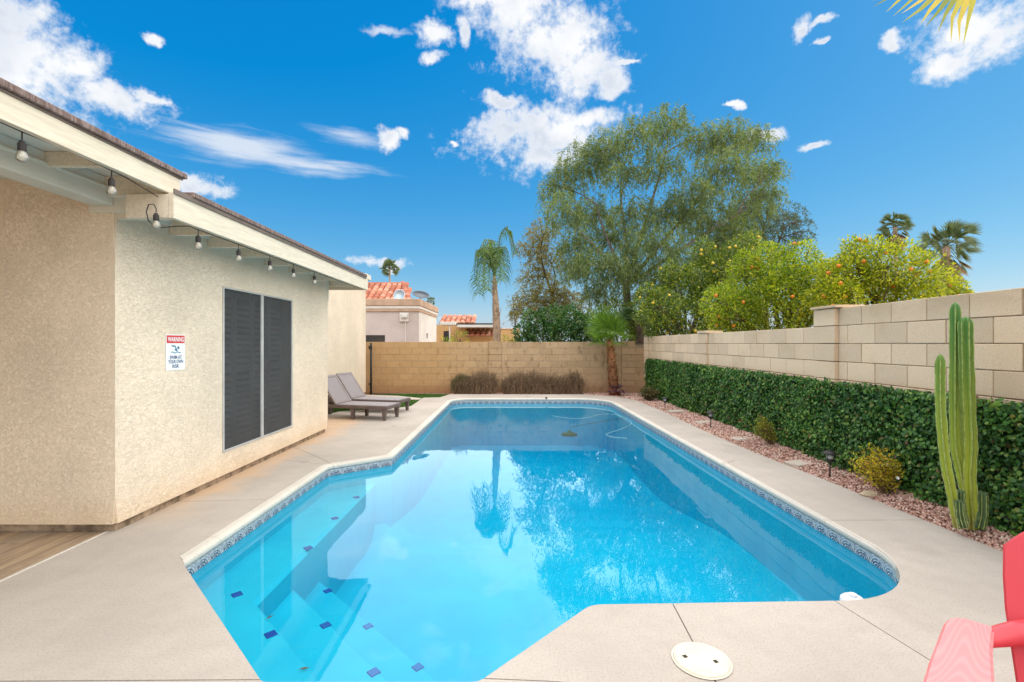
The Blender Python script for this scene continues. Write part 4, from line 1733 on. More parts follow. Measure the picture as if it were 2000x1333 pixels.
def twiggy_shrub(name, label, cat, base, rx, ry, h, nst, nlf, leafm, lsize, lean=(0, 0), group=None, flowers=0, twig=None):
    r = thing(name, label, cat, base, group)
    tw, lp, ld = MB(), [], []
    B = Vector(base)
    for i in range(nst):
        a = random.uniform(0, 2 * math.pi)
        k = math.sqrt(random.random())
        tip = B + Vector((rx * k * math.cos(a) + lean[0], ry * k * math.sin(a) + lean[1], h * random.uniform(0.55, 1.0) * (1 - 0.35 * k * k)))
        mid = B.lerp(tip, 0.5) + Vector((random.uniform(-.04, .04), random.uniform(-.04, .04), random.uniform(0, .05))) * (h / 0.4)
        b0 = B + Vector((random.uniform(-.05, .05) * rx * 3, random.uniform(-.05, .05) * ry * 3, 0))
        pts_ = [b0, mid, tip]
        tw.tube(pts_, [0.004, 0.003, 0.0012], 4, False)
        for j in range(nlf):
            t = random.uniform(0.25, 1.0)
            p = (b0.lerp(mid, t * 2) if t < 0.5 else mid.lerp(tip, t * 2 - 1)) + Vector((random.gauss(0, 1), random.gauss(0, 1), random.gauss(0, 1))) * 0.018
            lp.append(p)
            ld.append((random.gauss(0, 1), random.gauss(0, 1), random.gauss(0.5, 0.8)))
    tw.build('twigs', twig or M['twig'], r, recalc=False)['kind'] = 'stuff'
    ls = lsize * (0.6 + 0.8 * rng.random(len(lp)))
    V, Q = leaves_vq(np.array([tuple(p) for p in lp]), np.array(ld), ls, ls * 0.45)
    quadmesh('foliage', V, Q, leafm, r, kind='stuff')
    for i in range(flowers):
        p = lp[random.randrange(len(lp))]
        mm = MB()
        for k in range(6):
            a = k * math.pi / 3
            c, s = math.cos(a), math.sin(a)
            mm.add([(0, 0, 0), (0.010 * c - 0.006 * s, 0.010 * s + 0.006 * c, 0.004), (0.018 * c, 0.018 * s, 0.002), (0.010 * c + 0.006 * s, 0.010 * s - 0.006 * c, 0.004)], [(0, 1, 2, 3)])
        o = mm.build('flower', M['petal'], r, loc=(p.x - 0.03, p.y - 0.05, p.z + 0.02), recalc=False)
        o.rotation_euler = (1.0, -0.4, 0.3)
    return r


b = gnd(1735, 965, 0.04)
twiggy_shrub('lantana_shrub', 'large yellow-leaved shrub with white flowers left of the cactus', 'shrub', (b.x, b.y + 0.02, 0.03), 0.24, 0.13, 0.50, 90, 20, M['yellow_leaf'], 0.030, (-0.10, 0.0), flowers=3)
b = gnd(1505, 872, 0.03)
M['ygreen_leaf'] = leaf_mat('yellow_green_leaves', [(0, (0.16, 0.21, 0.02)), (0.6, (0.33, 0.34, 0.03)), (1, (0.50, 0.42, 0.04))], 0.5, 0.4)
twiggy_shrub('young_shrub', 'thin yellow-green shrub against the middle of the hedge', 'shrub', (b.x + 0.03, b.y, 0.03), 0.14, 0.10, 0.46, 46, 16, M['ygreen_leaf'], 0.032, (-0.16, 0.0))
b = gnd(1268, 783, 0.0)
M['olive_leaf'] = leaf_mat('olive_leaves', [(0, (0.07, 0.065, 0.025)), (0.6, (0.13, 0.12, 0.04)), (1, (0.20, 0.16, 0.07))], 0.6, 0.25)
twiggy_shrub('low_shrub', 'low brownish olive shrub at the far end of the hedge', 'shrub', (b.x, b.y, -0.02), 0.30, 0.2, 0.42, 80, 12, M['olive_leaf'], 0.06)

# boxy dry shrubs at the back wall
M['dry_leaf'] = leaf_mat('dry_leaves', [(0, (0.07, 0.05, 0.03)), (0.5, (0.14, 0.10, 0.06)), (1, (0.22, 0.16, 0.10))], 0.8, 0.2)
M['box_green'] = leaf_mat('dull_green_leaves', [(0, (0.06, 0.07, 0.03)), (0.6, (0.11, 0.115, 0.045)), (1, (0.20, 0.17, 0.08))], 0.6, 0.25)


def boxy(name, label, x0, x1, y0, y1, h, nst, mats, split=None):
    r = thing(name, label, 'shrub', ((x0 + x1) / 2, (y0 + y1) / 2, -0.03))
    tw = MB()

    def top(x_):
        e = min(1.0, min(x_ - x0, x1 - x_) / 0.16)
        return h * (0.55 + 0.45 * math.sqrt(max(0, e))) * (0.88 + 0.10 * math.sin(x_ * 4.1 + x0) + 0.08 * math.sin(x_ * 11.7))
    for i in range(nst):
        bx_, by_ = random.uniform(x0 + .06, x1 - .06), random.uniform(y0 + .05, y1 - .05)
        tip = Vector((bx_ + random.gauss(0, .10), by_ + random.gauss(0, .10), top(min(max(bx_, x0 + .03), x1 - .03)) * random.uniform(0.55, 1.12)))
        mid = Vector((bx_, by_, 0)).lerp(tip, .5) + Vector((random.uniform(-.06, .06), random.uniform(-.06, .06), 0))
        tw.tube([(bx_, by_, -0.03), mid, tip], [0.007, 0.005, 0.002], 3, False)
        for k in range(6):
            q = mid.lerp(tip, random.random())
            tw.tube([q, q + Vector((random.uniform(-.10, .10), random.uniform(-.10, .10), random.uniform(.0, .13)))], [0.0035, 0.0015], 3, False)
    tw.build('twigs', M['twig'], r, recalc=False)['kind'] = 'stuff'
    for (m, cnt, a, b_, name_) in mats:
        xs_ = rng.uniform(a, b_, cnt)
        tops = np.array([top(min(max(v, x0 + .02), x1 - .02)) for v in xs_])
        P = np.stack([xs_, rng.uniform(y0, y1, cnt), tops * (0.05 + 0.98 * rng.random(cnt) ** 0.7)], 1)
        D = np.stack([rng.normal(0, .6, cnt), rng.normal(0, .6, cnt), rng.normal(.8, .6, cnt)], 1)
        V, Q = leaves_vq(P, D, 0.02 + 0.03 * rng.random(cnt), 0.012)
        quadmesh(name_, V, Q, m, r, kind='stuff')
    return r


boxy('clipped_shrub', 'clipped shrub at the back wall, green at its left end', -1.72, -0.42, 13.45, 13.85, 0.60, 440, [(M['box_green'], 3800, -1.74, -1.20, 'green_foliage'), (M['dry_leaf'], 900, -1.35, -0.42, 'dry_foliage')])
boxy('dry_shrub', 'wide leafless brown shrub between back wall and far pool edge', -0.30, 2.05, 13.45, 13.85, 0.58, 900, [(M['dry_leaf'], 1700, -0.30, 2.05, 'dry_foliage')])

# ------------------------------------------------------------------ loungers
M['resin'] = simple('brown_resin', (0.125, 0.092, 0.082), 0.5, 0.35, var=0.1, scale=5)
def weave():
    m, t, out = new_mat('resin_weave')
    tcn = t.n.new('ShaderNodeTexCoord')
    x, y, z = t.sep(tcn.outputs['Object'])[:3]
    a = t.math('SINE', t.math('MULTIPLY', x, 420.0))
    b = t.math('SINE', t.math('MULTIPLY', y, 420.0))
    c = t.mix(t.ss(t.math('MULTIPLY', a, b), -0.4, 0.5), (0.17, 0.145, 0.145), (0.36, 0.315, 0.31))
    principled(t, out, c, 0.5, 0.35, 0.0, t.math('MULTIPLY', a, b), 0.4, 0.003)
    return m
M['weave'] = weave()
lg = thing('sun_lounger', 'brown resin sun lounger nearest the house window, half hidden by the corner', 'sun lounger', (-2.224, 9.02, 0), 'sun loungers behind the house corner', math.atan2(0.24, -0.97), local=True)
Wl = 0.28
mm = MB()
mm.box(0.0, 1.86, -Wl, -Wl + 0.045, 0.205, 0.262, 0.006)
mm.box(0.0, 1.86, Wl - 0.045, Wl, 0.205, 0.262, 0.006)
mm.box(0.0, 0.05, -Wl + 0.045, Wl - 0.045, 0.205, 0.262, 0.006)
mm.box(1.05, 1.10, -Wl + 0.045, Wl - 0.045, 0.205, 0.250, 0.004)
mm.box(1.81, 1.86, -Wl + 0.045, Wl - 0.045, 0.205, 0.262, 0.006)
mm.build('frame', M['resin'], lg)
MB().box(0.02, 1.07, -Wl + 0.015, Wl - 0.015, 0.262, 0.276, 0.005).build('seat', M['weave'], lg)
for t_ in (0.07, 0.72, 1.55):
    for s in (-1, 1):
        mm = MB()
        y0 = s * (Wl - 0.035)
        a, b_ = 0.036, 0.024
        mm.add([(t_ - b_, y0 - b_, 0), (t_ + b_, y0 - b_, 0), (t_ + b_, y0 + b_, 0), (t_ - b_, y0 + b_, 0),
                (t_ - a, y0 - a, 0.204), (t_ + a, y0 - a, 0.204), (t_ + a, y0 + a, 0.204), (t_ - a, y0 + a, 0.204)],
               [(0, 3, 2, 1), (4, 5, 6, 7), (0, 1, 5, 4), (1, 2, 6, 5), (2, 3, 7, 6), (3, 0, 4, 7)])
        mm.build('leg', M['resin'], lg)
ang = math.radians(55)
RB = Matrix.Translation((1.075, 0, 0.275)) @ Matrix.Rotation(-ang, 4, 'Y')
mm = MB()
Lb = 0.63
mm.box(0, Lb, -Wl + 0.01, -Wl + 0.06, -0.016, 0.016, 0.005, RB)
mm.box(0, Lb, Wl - 0.06, Wl - 0.01, -0.016, 0.016, 0.005, RB)
mm.box(0, 0.05, -Wl + 0.06, Wl - 0.06, -0.016, 0.016, 0.005, RB)
mm.box(Lb - 0.05, Lb, -Wl + 0.06, Wl - 0.06, -0.016, 0.016, 0.005, RB)
M['resin_light'] = simple('brown_resin_pale', (0.25, 0.205, 0.195), 0.5, 0.35, var=0.08, scale=5)  # paler resin for the backrest frame
bk = mm.build('backrest', M['resin_light'], lg)
bk['_local'] = 1
mm = MB().box(0.04, Lb - 0.04, -Wl + 0.05, Wl - 0.05, -0.012, 0.008, 0.003, RB)
mm.build('back_panel', M['weave'], bk)
mm = MB()
for s in (-1, 1):
    mm.tube([(1.38, s * 0.2, 0.68), (1.62, s * 0.2, 0.25)], 0.012, 6)
mm.build('back_prop', M['resin'], lg)
l2 = copy_tree(lg)
l2.location = (-2.224, 9.92, 0)
l2['label'] = 'brown resin sun lounger farther from the camera, beside the grass'

# ------------------------------------------------------------------ gate post, sign, string lights
gp_ = thing('gate_post', 'thin black metal post beside the back wall at the house corner', 'post', (-4.02, 13.62, -0.05))
MB().lathe([(0.032, -0.05), (0.032, 1.44), (0.0, 1.44)], 10, Matrix.Translation((-4.02, 13.62, 0))).build('pole', M['black_metal'], gp_, smooth=True)
mm = MB()
mm.box(-4.08, -3.98, 13.58, 13.62, 1.26, 1.36, 0.006)
mm.box(-4.075, -4.0, 13.58, 13.62, 0.24, 0.30, 0.006)
mm.build('hinge', M['black_metal'], gp_)

sg = thing('warning_sign', 'white and red swim warning sign on the stucco wall', 'sign', (HXF, 4.21, 1.186))
SW, SH = 0.237, 0.315
MB().box(HXF + 0.002, HXF + 0.006, 4.093, 4.093 + SW, 1.186, 1.186 + SH, 0.0008).build('plate', simple('sign_white', (0.84, 0.84, 0.83), 0.35, 0.4, var=0.02), sg)
M['sign_red'] = simple('sign_red', (0.62, 0.035, 0.035), 0.4, 0.4, var=0.03)
M['sign_white_ink'] = simple('sign_white_ink', (0.86, 0.86, 0.86), 0.4, 0.4, var=0.01)
M['sign_blue'] = simple('sign_blue', (0.015, 0.16, 0.28), 0.4, 0.4, var=0.03)
M['sign_navy'] = simple('sign_navy', (0.035, 0.075, 0.20), 0.4, 0.4, var=0.03)
MB().box(HXF + 0.006, HXF + 0.0072, 4.101, 4.322, 1.424, 1.492).build('header', M['sign_red'], sg)


def lettering(txt, yc, zc, size, mat, x, name='lettering', wmax=None):
    cu = bpy.data.curves.new('t', 'FONT')
    cu.body = txt
    cu.size = size
    cu.align_x = 'CENTER'
    cu.align_y = 'CENTER'
    cu.extrude = 0.0004
    cu.offset = size * 0.018
    ob = bpy.data.objects.new('t', cu)
    SC.collection.objects.link(ob)
    dg = bpy.context.evaluated_depsgraph_get()
    me = bpy.data.meshes.new_from_object(ob.evaluated_get(dg))
    bpy.data.objects.remove(ob)
    xs = [v.co.x for v in me.vertices]
    w = max(xs) - min(xs)
    cx = (max(xs) + min(xs)) / 2
    yy = [v.co.y for v in me.vertices]
    cy = (max(yy) + min(yy)) / 2
    k = wmax / w if wmax else 1.0
    for v in me.vertices:
        a, b_, c = (v.co.x - cx) * k, v.co.y - cy, v.co.z
        v.co = (c, a, b_)
    me.materials.clear()
    o = place(name, me, mat, sg, (x, yc, zc))
    return o


YC = 4.093 + SW / 2
lettering('WARNING', YC, 1.458, 0.056, M['sign_white_ink'], HXF + 0.0078, wmax=0.198)
lettering('SWIM AT', YC, 1.300, 0.043, M['sign_navy'], HXF + 0.0066, wmax=0.150)
lettering('YOUR OWN', YC, 1.262, 0.043, M['sign_navy'], HXF + 0.0066, wmax=0.186)
lettering('RISK', YC, 1.222, 0.043, M['sign_navy'], HXF + 0.0066, wmax=0.085)
# swimmer pictogram: head, bent arm and body, wave
sx = HXF + 0.0066


def flat(poly, name, parent):
    mm = MB()
    n = len(poly)
    mm.add([(sx, a, b) for a, b in poly] + [(sx - 0.0004, a, b) for a, b in poly], [tuple(range(n))] + [(i, (i + 1) % n, n + (i + 1) % n, n + i) for i in range(n)])
    mm.build(name, M['sign_blue'], parent, recalc=True)


flat([(YC + 0.032 + 0.0135 * math.cos(a), 1.383 + 0.0135 * math.sin(a)) for a in [i * math.pi / 9 for i in range(18)]], 'swimmer_head', sg)
flat([(YC - 0.055, 1.396), (YC - 0.052, 1.405), (YC - 0.008, 1.404), (YC + 0.024, 1.356), (YC + 0.010, 1.353), (YC - 0.012, 1.362), (YC - 0.020, 1.357), (YC - 0.004, 1.380), (YC - 0.016, 1.392)], 'swimmer_body', sg)
wv = [(YC - 0.056 + 0.118 * i / 18, 1.346 + 0.005 * math.sin(i / 18 * 4 * math.pi)) for i in range(19)]
flat(wv + [(a, b - 0.008) for a, b in reversed(wv)], 'wave', sg)

sl = thing('string_lights', 'black string lights with clear bulbs under the eaves', 'string lights', (-2.5, 4, 2.3))


def bulb_glass():
    m, t, out = new_mat('bulb_glass')
    gl = t.n.new('ShaderNodeBsdfGlossy')
    gl.inputs['Roughness'].default_value = 0.05
    tr = t.n.new('ShaderNodeBsdfTransparent')
    tr.inputs[0].default_value = (0.94, 0.93, 0.88, 1)
    df = t.n.new('ShaderNodeBsdfDiffuse')
    df.inputs[0].default_value = (0.8, 0.76, 0.66, 1)
    fr = t.n.new('ShaderNodeFresnel')
    fr.inputs[0].default_value = 1.5
    m0 = t.n.new('ShaderNodeMixShader')
    m0.inputs[0].default_value = 0.30
    t.l.new(tr.outputs[0], m0.inputs[1])
    t.l.new(df.outputs[0], m0.inputs[2])
    m1 = t.n.new('ShaderNodeMixShader')
    t.l.new(t.math('ADD', fr.outputs[0], 0.06), m1.inputs[0])
    t.l.new(m0.outputs[0], m1.inputs[1])
    t.l.new(gl.outputs[0], m1.inputs[2])
    t.l.new(m1.outputs[0], out.inputs[0])
    return m


M['bulb'] = bulb_glass()
M['socket'] = simple('black_rubber', (0.035, 0.03, 0.028), 0.6, 0.3, var=0.2)
cord = []
bl_pts = []
for (px, X, ztop) in ((43, -2.545, 2.520), (218, -2.545, 2.520), (305, -2.52, 2.375), (387, -2.495, 2.325), (466, -2.495, 2.325), (527, -2.495, 2.325), (573, -2.495, 2.325), (614, -2.495, 2.325)):
    Y = -X * F / (HX - px)
    bl_pts.append(Vector((X, Y, ztop)))
for i, p in enumerate(bl_pts):
    drop = 0.045 if i != 2 else 0.03
    mm = MB()
    mm.lathe([(0.008, 0.0), (0.012, -0.004), (0.0135, -0.012), (0.0185, -0.016), (0.0185, -0.052), (0.0, -0.052)], 12, Matrix.Translation((p.x, p.y, p.z - drop)))
    mm.tube([p, (p.x, p.y, p.z - drop + 0.004)], 0.0035, 6)
    so = mm.build('socket', M['socket'], sl, smooth=False)
    mm = MB()
    mm.lathe([(0.0, -0.052), (0.013, -0.053), (0.018, -0.062), (0.026, -0.078), (0.0275, -0.090), (0.024, -0.102), (0.014, -0.110), (0.0, -0.112)], 14, Matrix.Translation((p.x, p.y, p.z - drop)))
    mm.build('bulb', M['bulb'], so, smooth=True)
    mm = MB()
    for k in range(4):
        a = k * math.pi / 2
        mm.tube([(p.x + 0.004 * math.cos(a), p.y + 0.004 * math.sin(a), p.z - drop - 0.055), (p.x + 0.010 * math.cos(a), p.y + 0.010 * math.sin(a), p.z - drop - 0.082)], 0.0012, 4, False)
    mm.build('filament', simple('filament', (0.55, 0.42, 0.2), 0.4, 0.4, 0.4) if 'filament' not in bpy.data.materials else bpy.data.materials['filament'], so)
path = [(-2.545, 0.2, 2.53), (-2.545, 1.2, 2.522), (-2.545, 1.8, 2.528)] + [tuple(bl_pts[0])] + [(-2.545, 2.69, 2.528), tuple(bl_pts[1]), (-2.545, 3.15, 2.515), tuple(bl_pts[2] + Vector((0, 0.02, 0.09)))]
MB().tube(path, 0.0035, 6).build('cord', M['socket'], sl)
q = bl_pts[2]
loop = [q + Vector((0, 0, 0.0)), q + Vector((-0.01, -0.01, 0.03)), q + Vector((-0.045, -0.01, 0.028)), q + Vector((-0.07, 0, -0.02)), q + Vector((-0.07, 0.02, -0.08)), q + Vector((-0.03, 0.05, -0.125)), q + Vector((0.0, 0.2, -0.075)), bl_pts[3] + Vector((0, -0.1, 0.005))] + bl_pts[3:] + [Vector((-2.495, 6.9, 2.326)), Vector((-2.495, 8.0, 2.33))]
MB().tube(loop, 0.0038, 6).build('cord', M['socket'], sl)

# ------------------------------------------------------------------ skimmer lid, pool things
lid_m = simple('lid_plastic', (0.72, 0.62, 0.46), 0.5, 0.3, var=0.08, scale=12)
sk = thing('skimmer_lid', 'round cream plastic skimmer lid with two finger holes in the deck', 'lid', (0.848, 2.139, 0.0))
mm = MB()
mm.lathe([(0.118, 0.0), (0.118, 0.009), (0.114, 0.012), (0.0, 0.012)], 48, Matrix.Translation((0.848, 2.139, 0)))
mm.build('cover', lid_m, sk)
mm = MB()
n_ = 48
for (r0, r1, z) in ((0.1195, 0.128, 0.007),):
    for k in range(n_):
        a, c = 2 * math.pi * k / n_, 2 * math.pi * (k + 1) / n_
        mm.add([(0.848 + r0 * math.cos(a), 2.139 + r0 * math.sin(a), z), (0.848 + r1 * math.cos(a), 2.139 + r1 * math.sin(a), z - 0.002), (0.848 + r1 * math.cos(c), 2.139 + r1 * math.sin(c), z - 0.002), (0.848 + r0 * math.cos(c), 2.139 + r0 * math.sin(c), z)], [(0, 1, 2, 3)])
mm.build('rim', lid_m, sk, recalc=False)
for (px, py) in ((1338, 1282.5), (1398, 1292.5)):
    p = gnd(px, py, 0.012)
    MB().box(-0.0095, 0.0095, -0.0095, 0.0095, -0.010, 0.0012).build('finger_hole', M['black_metal'], sk, loc=(p.x, p.y, 0.012), rotz=0.35)

# floating chlorine dispenser near the right front corner
fl = thing('floating_dispenser', 'white round float at the near right corner of the pool', 'pool float', (2.02, 2.83, WZ))
MB().lathe([(0.0, -0.03), (0.055, -0.03), (0.066, -0.005), (0.063, 0.022), (0.048, 0.036), (0.0, 0.040)], 20, Matrix.Translation((2.03, 2.845, WZ))).build('float_body', simple('float_white', (0.8, 0.8, 0.8), 0.4, 0.4, var=0.03), fl, smooth=True)
MB().lathe([(0.022, 0.038), (0.022, 0.052), (0.0, 0.055)], 14, Matrix.Translation((2.03, 2.845, WZ))).build('cap', simple('float_cap', (0.75, 0.78, 0.8), 0.4, 0.4, var=0.03), fl)

# suction cleaner: hose floating in the deep end and the dark body below
cl = thing('pool_cleaner', 'suction pool cleaner with pale floating hose in the deep end', 'pool cleaner', (1.2, 9.9, -0.5))
hp = [gnd(x_, y_, WZ + 0.004) for (x_, y_) in ((1078, 810), (1094, 813), (1118, 815.5), (1146, 814), (1168, 808.5), (1192, 807), (1216, 812), (1234, 824), (1212, 836), (1190, 843), (1184, 847), (1198, 851.5), (1224, 853.5))]
def smooth_path(P_, k=6):
    out_ = []
    for i in range(len(P_) - 1):
        p0, p1, p2, p3 = P_[max(i - 1, 0)], P_[i], P_[i + 1], P_[min(i + 2, len(P_) - 1)]
        for j in range(k):
            u = j / k
            out_.append(0.5 * ((2 * p1) + (p2 - p0) * u + (2 * p0 - 5 * p1 + 4 * p2 - p3) * u * u + (3 * p1 - p0 - 3 * p2 + p3) * u ** 3))
    return out_ + [P_[-1]]
MB().tube(smooth_path([Vector((p.x, p.y, p.z - 0.025)) for p in hp]), 0.006, 8).build('hose', simple('hose_pale', (0.30, 0.58, 0.68), 0.4, 0.4, var=0.05), cl, smooth=True)
c0 = gnd(1112, 846, -0.50)
mm = MB()
mm.lathe([(0.0, -0.05), (0.17, -0.05), (0.18, -0.03), (0.12, 0.0), (0.05, 0.02), (0.03, 0.05), (0.0, 0.05)], 20, Matrix.Translation(c0))
mm.build('cleaner_body', simple('cleaner_dark', (0.02, 0.05, 0.04), 0.5, 0.3), cl, smooth=True)
MB().tube(smooth_path([c0 + Vector((0, 0, 0.04)), c0 + Vector((0.15, 0.15, 0.12)), Vector((hp[6].x, hp[6].y, WZ - 0.05)), hp[6] - Vector((0, 0, 0.03))]), 0.006, 8).build('lead_hose', simple('hose_dark', (0.04, 0.12, 0.13), 0.5, 0.3), cl, smooth=True)
# small black return fitting on the far coping
mm = MB()
mm.lathe([(0.035, 0.0), (0.035, 0.012), (0.02, 0.028), (0.0, 0.03)], 10, Matrix.Translation((0.89, 12.41, 0.001)))
mm.tube([(0.89, 12.40, 0.015), (0.89, 12.36, 0.010), (0.89, 12.352, -0.02)], 0.010, 7)
tag(mm.build('hose_holder', M['black_metal']), 'small black hose bracket on the middle of the far pool edge', 'bracket')
# fallen leaves on the step
lm = simple('fallen_leaf', (0.20, 0.10, 0.045), 0.7, 0.2, var=0.3)
for (px, py, z, rz, lab) in ((527, 1206, -0.29, 1.1, 'brown fallen leaf on the first pool step'), (594, 1306, -0.29, 0.2, 'brown fallen leaf near the bottom edge of the picture')):
    p = gnd(px, py, z)
    mm = MB()
    mm.add([(-0.03, 0, 0), (0, 0.006, 0.004), (0.03, 0, 0.001), (0, -0.006, 0.003), (0, 0.006, 0.001), (0, -0.006, 0.0)], [(0, 1, 2, 3), (0, 4, 2, 5)])
    tag(mm.build('fallen_leaf', lm, loc=p, rotz=rz, recalc=False), lab, 'leaf')

# ------------------------------------------------------------------ red chair
def red_mat(name, c0, c1, amt, rough):
    m, t, out = new_mat(name)
    tcn = t.n.new('ShaderNodeTexCoord')
    v = tcn.outputs['Object']
    # moulded wood grain: nested lines stretched along the boards
    w = t.noise(t.scalev(v, (1.0, 0.11, 0.3)), 9.0, 0.0, 0.35, 0.05)
    gr = t.math('SINE', t.math('MULTIPLY', w, 330.0))
    c = t.mix(t.ss(gr, -0.4, 0.9), c0, c1)
    principled(t, out, c, rough, 0.5, 0.0, gr, amt, 0.0012)
    return m


M['red'] = red_mat('red_plastic', (0.60, 0.050, 0.064), (0.605, 0.052, 0.066), 0.03, 0.42)
M['red_glare_faded'] = red_mat('red_plastic_glare_faded', (0.68, 0.19, 0.19), (0.705, 0.225, 0.22), 0.08, 0.42)  # arm red paled: sky glare and fading put into the colour
fd = Vector((-0.73, -0.68, 0)).normalized()
rzc = math.atan2(fd.y, fd.x) + math.pi / 2       # local -y is the front
ARM_Z = 0.575
arm_rear = Vector((1.405, 1.462, 0))
# local frame: x to the chair's left hand (seen from the front: right), y to the back
ch = thing('red_chair', 'red moulded plastic garden chair at the lower right', 'chair', (0, 0, 0), None, rzc, local=True)
ex = Vector((math.cos(rzc), math.sin(rzc), 0))
ey = Vector((-math.sin(rzc), math.cos(rzc), 0))
AX = -0.31
origin = arm_rear - ex * AX - ey * 0.20
ch.location = (origin.x, origin.y, 0)


def rounded_slab(pts_, z0, z1, bev, name, parent, Mx=None, warp=None, mat='red'):
    b = bmesh.new()
    vs = [b.verts.new((x_, y_, z0)) for x_, y_ in pts_]
    f = b.faces.new(vs)
    r = bmesh.ops.extrude_face_region(b, geom=[f])
    for v in r['geom']:
        if isinstance(v, bmesh.types.BMVert):
            v.co.z = z1
    bmesh.ops.recalc_face_normals(b, faces=b.faces)
    es = [e for e in b.edges if abs(e.verts[0].co.z - e.verts[1].co.z) < 1e-6]
    bmesh.ops.bevel(b, geom=es, offset=bev, segments=3, affect='EDGES')
    if warp:
        for v in b.verts:
            v.co = warp(v.co)
    if Mx is not None:
        b.transform(Mx)
    me = bpy.data.meshes.new(name)
    b.to_mesh(me)
    b.free()
    me.polygons.foreach_set('use_smooth', [len(p.vertices) == 4 for p in me.polygons])
    return place(name, me, M[mat], parent)


def arm_poly(sx_):
    pts_ = []
    w_r, w_f = 0.045, 0.062
    # rear end narrow, front end wide and round
    for a in np.linspace(-math.pi / 2, -math.pi, 7):
        pass
    front = -0.42
    cr_ = 0.05
    pl = [(w_r + 0.006, 0.20), (w_r + 0.006, 0.05), (w_f, -0.15), (w_f, front + cr_)]
    for a in np.linspace(0, -math.pi / 2, 6)[1:]:
        pl.append((w_f - cr_ + cr_ * math.cos(a), front + cr_ + cr_ * math.sin(a)))
    for a in np.linspace(-math.pi / 2, -math.pi, 6):
        pl.append((-w_f + cr_ + cr_ * math.cos(a), front + cr_ + cr_ * math.sin(a)))
    pl += [(-w_f, -0.15), (-w_r - 0.012, 0.05), (-w_r - 0.010, 0.12), (-w_r - 0.004, 0.16), (-w_r + 0.008, 0.185), (-w_r + 0.03, 0.20)]
    return [(sx_ + x_, y_) for x_, y_ in pl]


for s in (1, -1):
    o = rounded_slab(arm_poly(AX * s), ARM_Z - 0.022, ARM_Z, 0.006, 'armrest', ch, mat='red_glare_faded')
    # bracket curving from the arm up to the back
    mm = MB()
    xa = AX * s
    inn = -1 if xa > 0 else 1
    mm.tube([(xa + inn * 0.010, 0.120, ARM_Z - 0.036), (xa + inn * 0.030, 0.165, ARM_Z - 0.033), (xa + inn * 0.060, 0.200, ARM_Z - 0.024), (xa + inn * 0.095, 0.225, ARM_Z - 0.010), (xa + inn * 0.15, 0.248, ARM_Z + 0.01)], [0.012, 0.022, 0.028, 0.032, 0.036], 14)
    mm.build('arm_bracket', M['red'], ch, smooth=True)
    # front leg, a tapered board under the arm
    mm = MB()
    mm.add([(xa - 0.02, -0.36, 0), (xa + 0.02, -0.36, 0), (xa + 0.02, -0.28, 0), (xa - 0.02, -0.28, 0), (xa - 0.02, -0.37, ARM_Z - 0.023), (xa + 0.02, -0.37, ARM_Z - 0.023), (xa + 0.02, -0.26, ARM_Z - 0.023), (xa - 0.02, -0.26, ARM_Z - 0.023)],
           [(0, 3, 2, 1), (4, 5, 6, 7), (0, 1, 5, 4), (1, 2, 6, 5), (2, 3, 7, 6), (3, 0, 4, 7)])
    mm.build('leg', M['red'], ch)
    # rear leg running from the seat front down to the back
    mm = MB()
    mm.add([(xa * 0.84 - 0.018, -0.36, 0.27), (xa * 0.84 + 0.018, -0.36, 0.27), (xa * 0.84 + 0.018, -0.36, 0.37), (xa * 0.84 - 0.018, -0.36, 0.37),
            (xa * 0.84 - 0.018, 0.42, 0.0), (xa * 0.84 + 0.018, 0.42, 0.0), (xa * 0.84 + 0.018, 0.46, 0.08), (xa * 0.84 - 0.018, 0.46, 0.08)],
           [(0, 3, 2, 1), (4, 5, 6, 7), (0, 1, 5, 4), (1, 2, 6, 5), (2, 3, 7, 6), (3, 0, 4, 7)])
    mm.build('leg', M['red'], ch)
for k in range(5):
    y_ = -0.34 + 0.098 * k
    mm = MB()
    z_ = 0.385 - 0.028 * k
    mm.box(-0.25, 0.25, y_ - 0.044, y_ + 0.044, z_ - 0.012, z_ + 0.012, 0.005)
    mm.build('seat_slat', M['red'], ch)
# back: fan of boards with a rounded top, reclined
TB = Matrix.Translation((0, 0.17, 0.30)) @ Matrix.Rotation(math.radians(-68), 4, 'X') @ Matrix.Rotation(math.pi, 4, 'Y')
TB = Matrix.Translation((0, 0.16, 0.26)) @ Matrix.Rotation(math.radians(70), 4, 'X')
nb_ = 5
for k in range(nb_):
    def edge(u, v):
        # u across -1..1, v up 0..1 ; fan widening to the top and rounded crown
        half = 0.195 + 0.052 * min(1, v * 1.35)
        topz = 0.70 - 0.12 * (u * u) - 0.03 * u ** 4
        return (u * half, v * topz)
    u0, u1 = -1 + 2 * k / nb_ + 0.008, -1 + 2 * (k + 1) / nb_ - 0.008
    pl = [edge(u0, v) for v in np.linspace(0, 1, 7)] + [edge(u, 1) for u in np.linspace(u0, u1, 6)[1:-1]] + [edge(u1, v) for v in np.linspace(1, 0, 7)]
    rounded_slab(pl[::-1], -0.012, 0.012, 0.005, 'back_board', ch, TB)
mm = MB().box(-0.18, 0.18, 0.36, 0.44, -0.034, -0.013, 0.005, TB)
mm.build('back_brace', M['red'], ch)

# ------------------------------------------------------------------ trees beyond the walls
M['bark'] = simple('bark_brown', (0.12, 0.085, 0.06), 0.95, 0.1, var=0.4, scale=14, bump=0.6, bscale=40, bdist=0.01)
M['bark_grey'] = simple('bark_grey', (0.22, 0.19, 0.16), 0.95, 0.1, var=0.35, scale=12, bump=0.5, bscale=40, bdist=0.01)


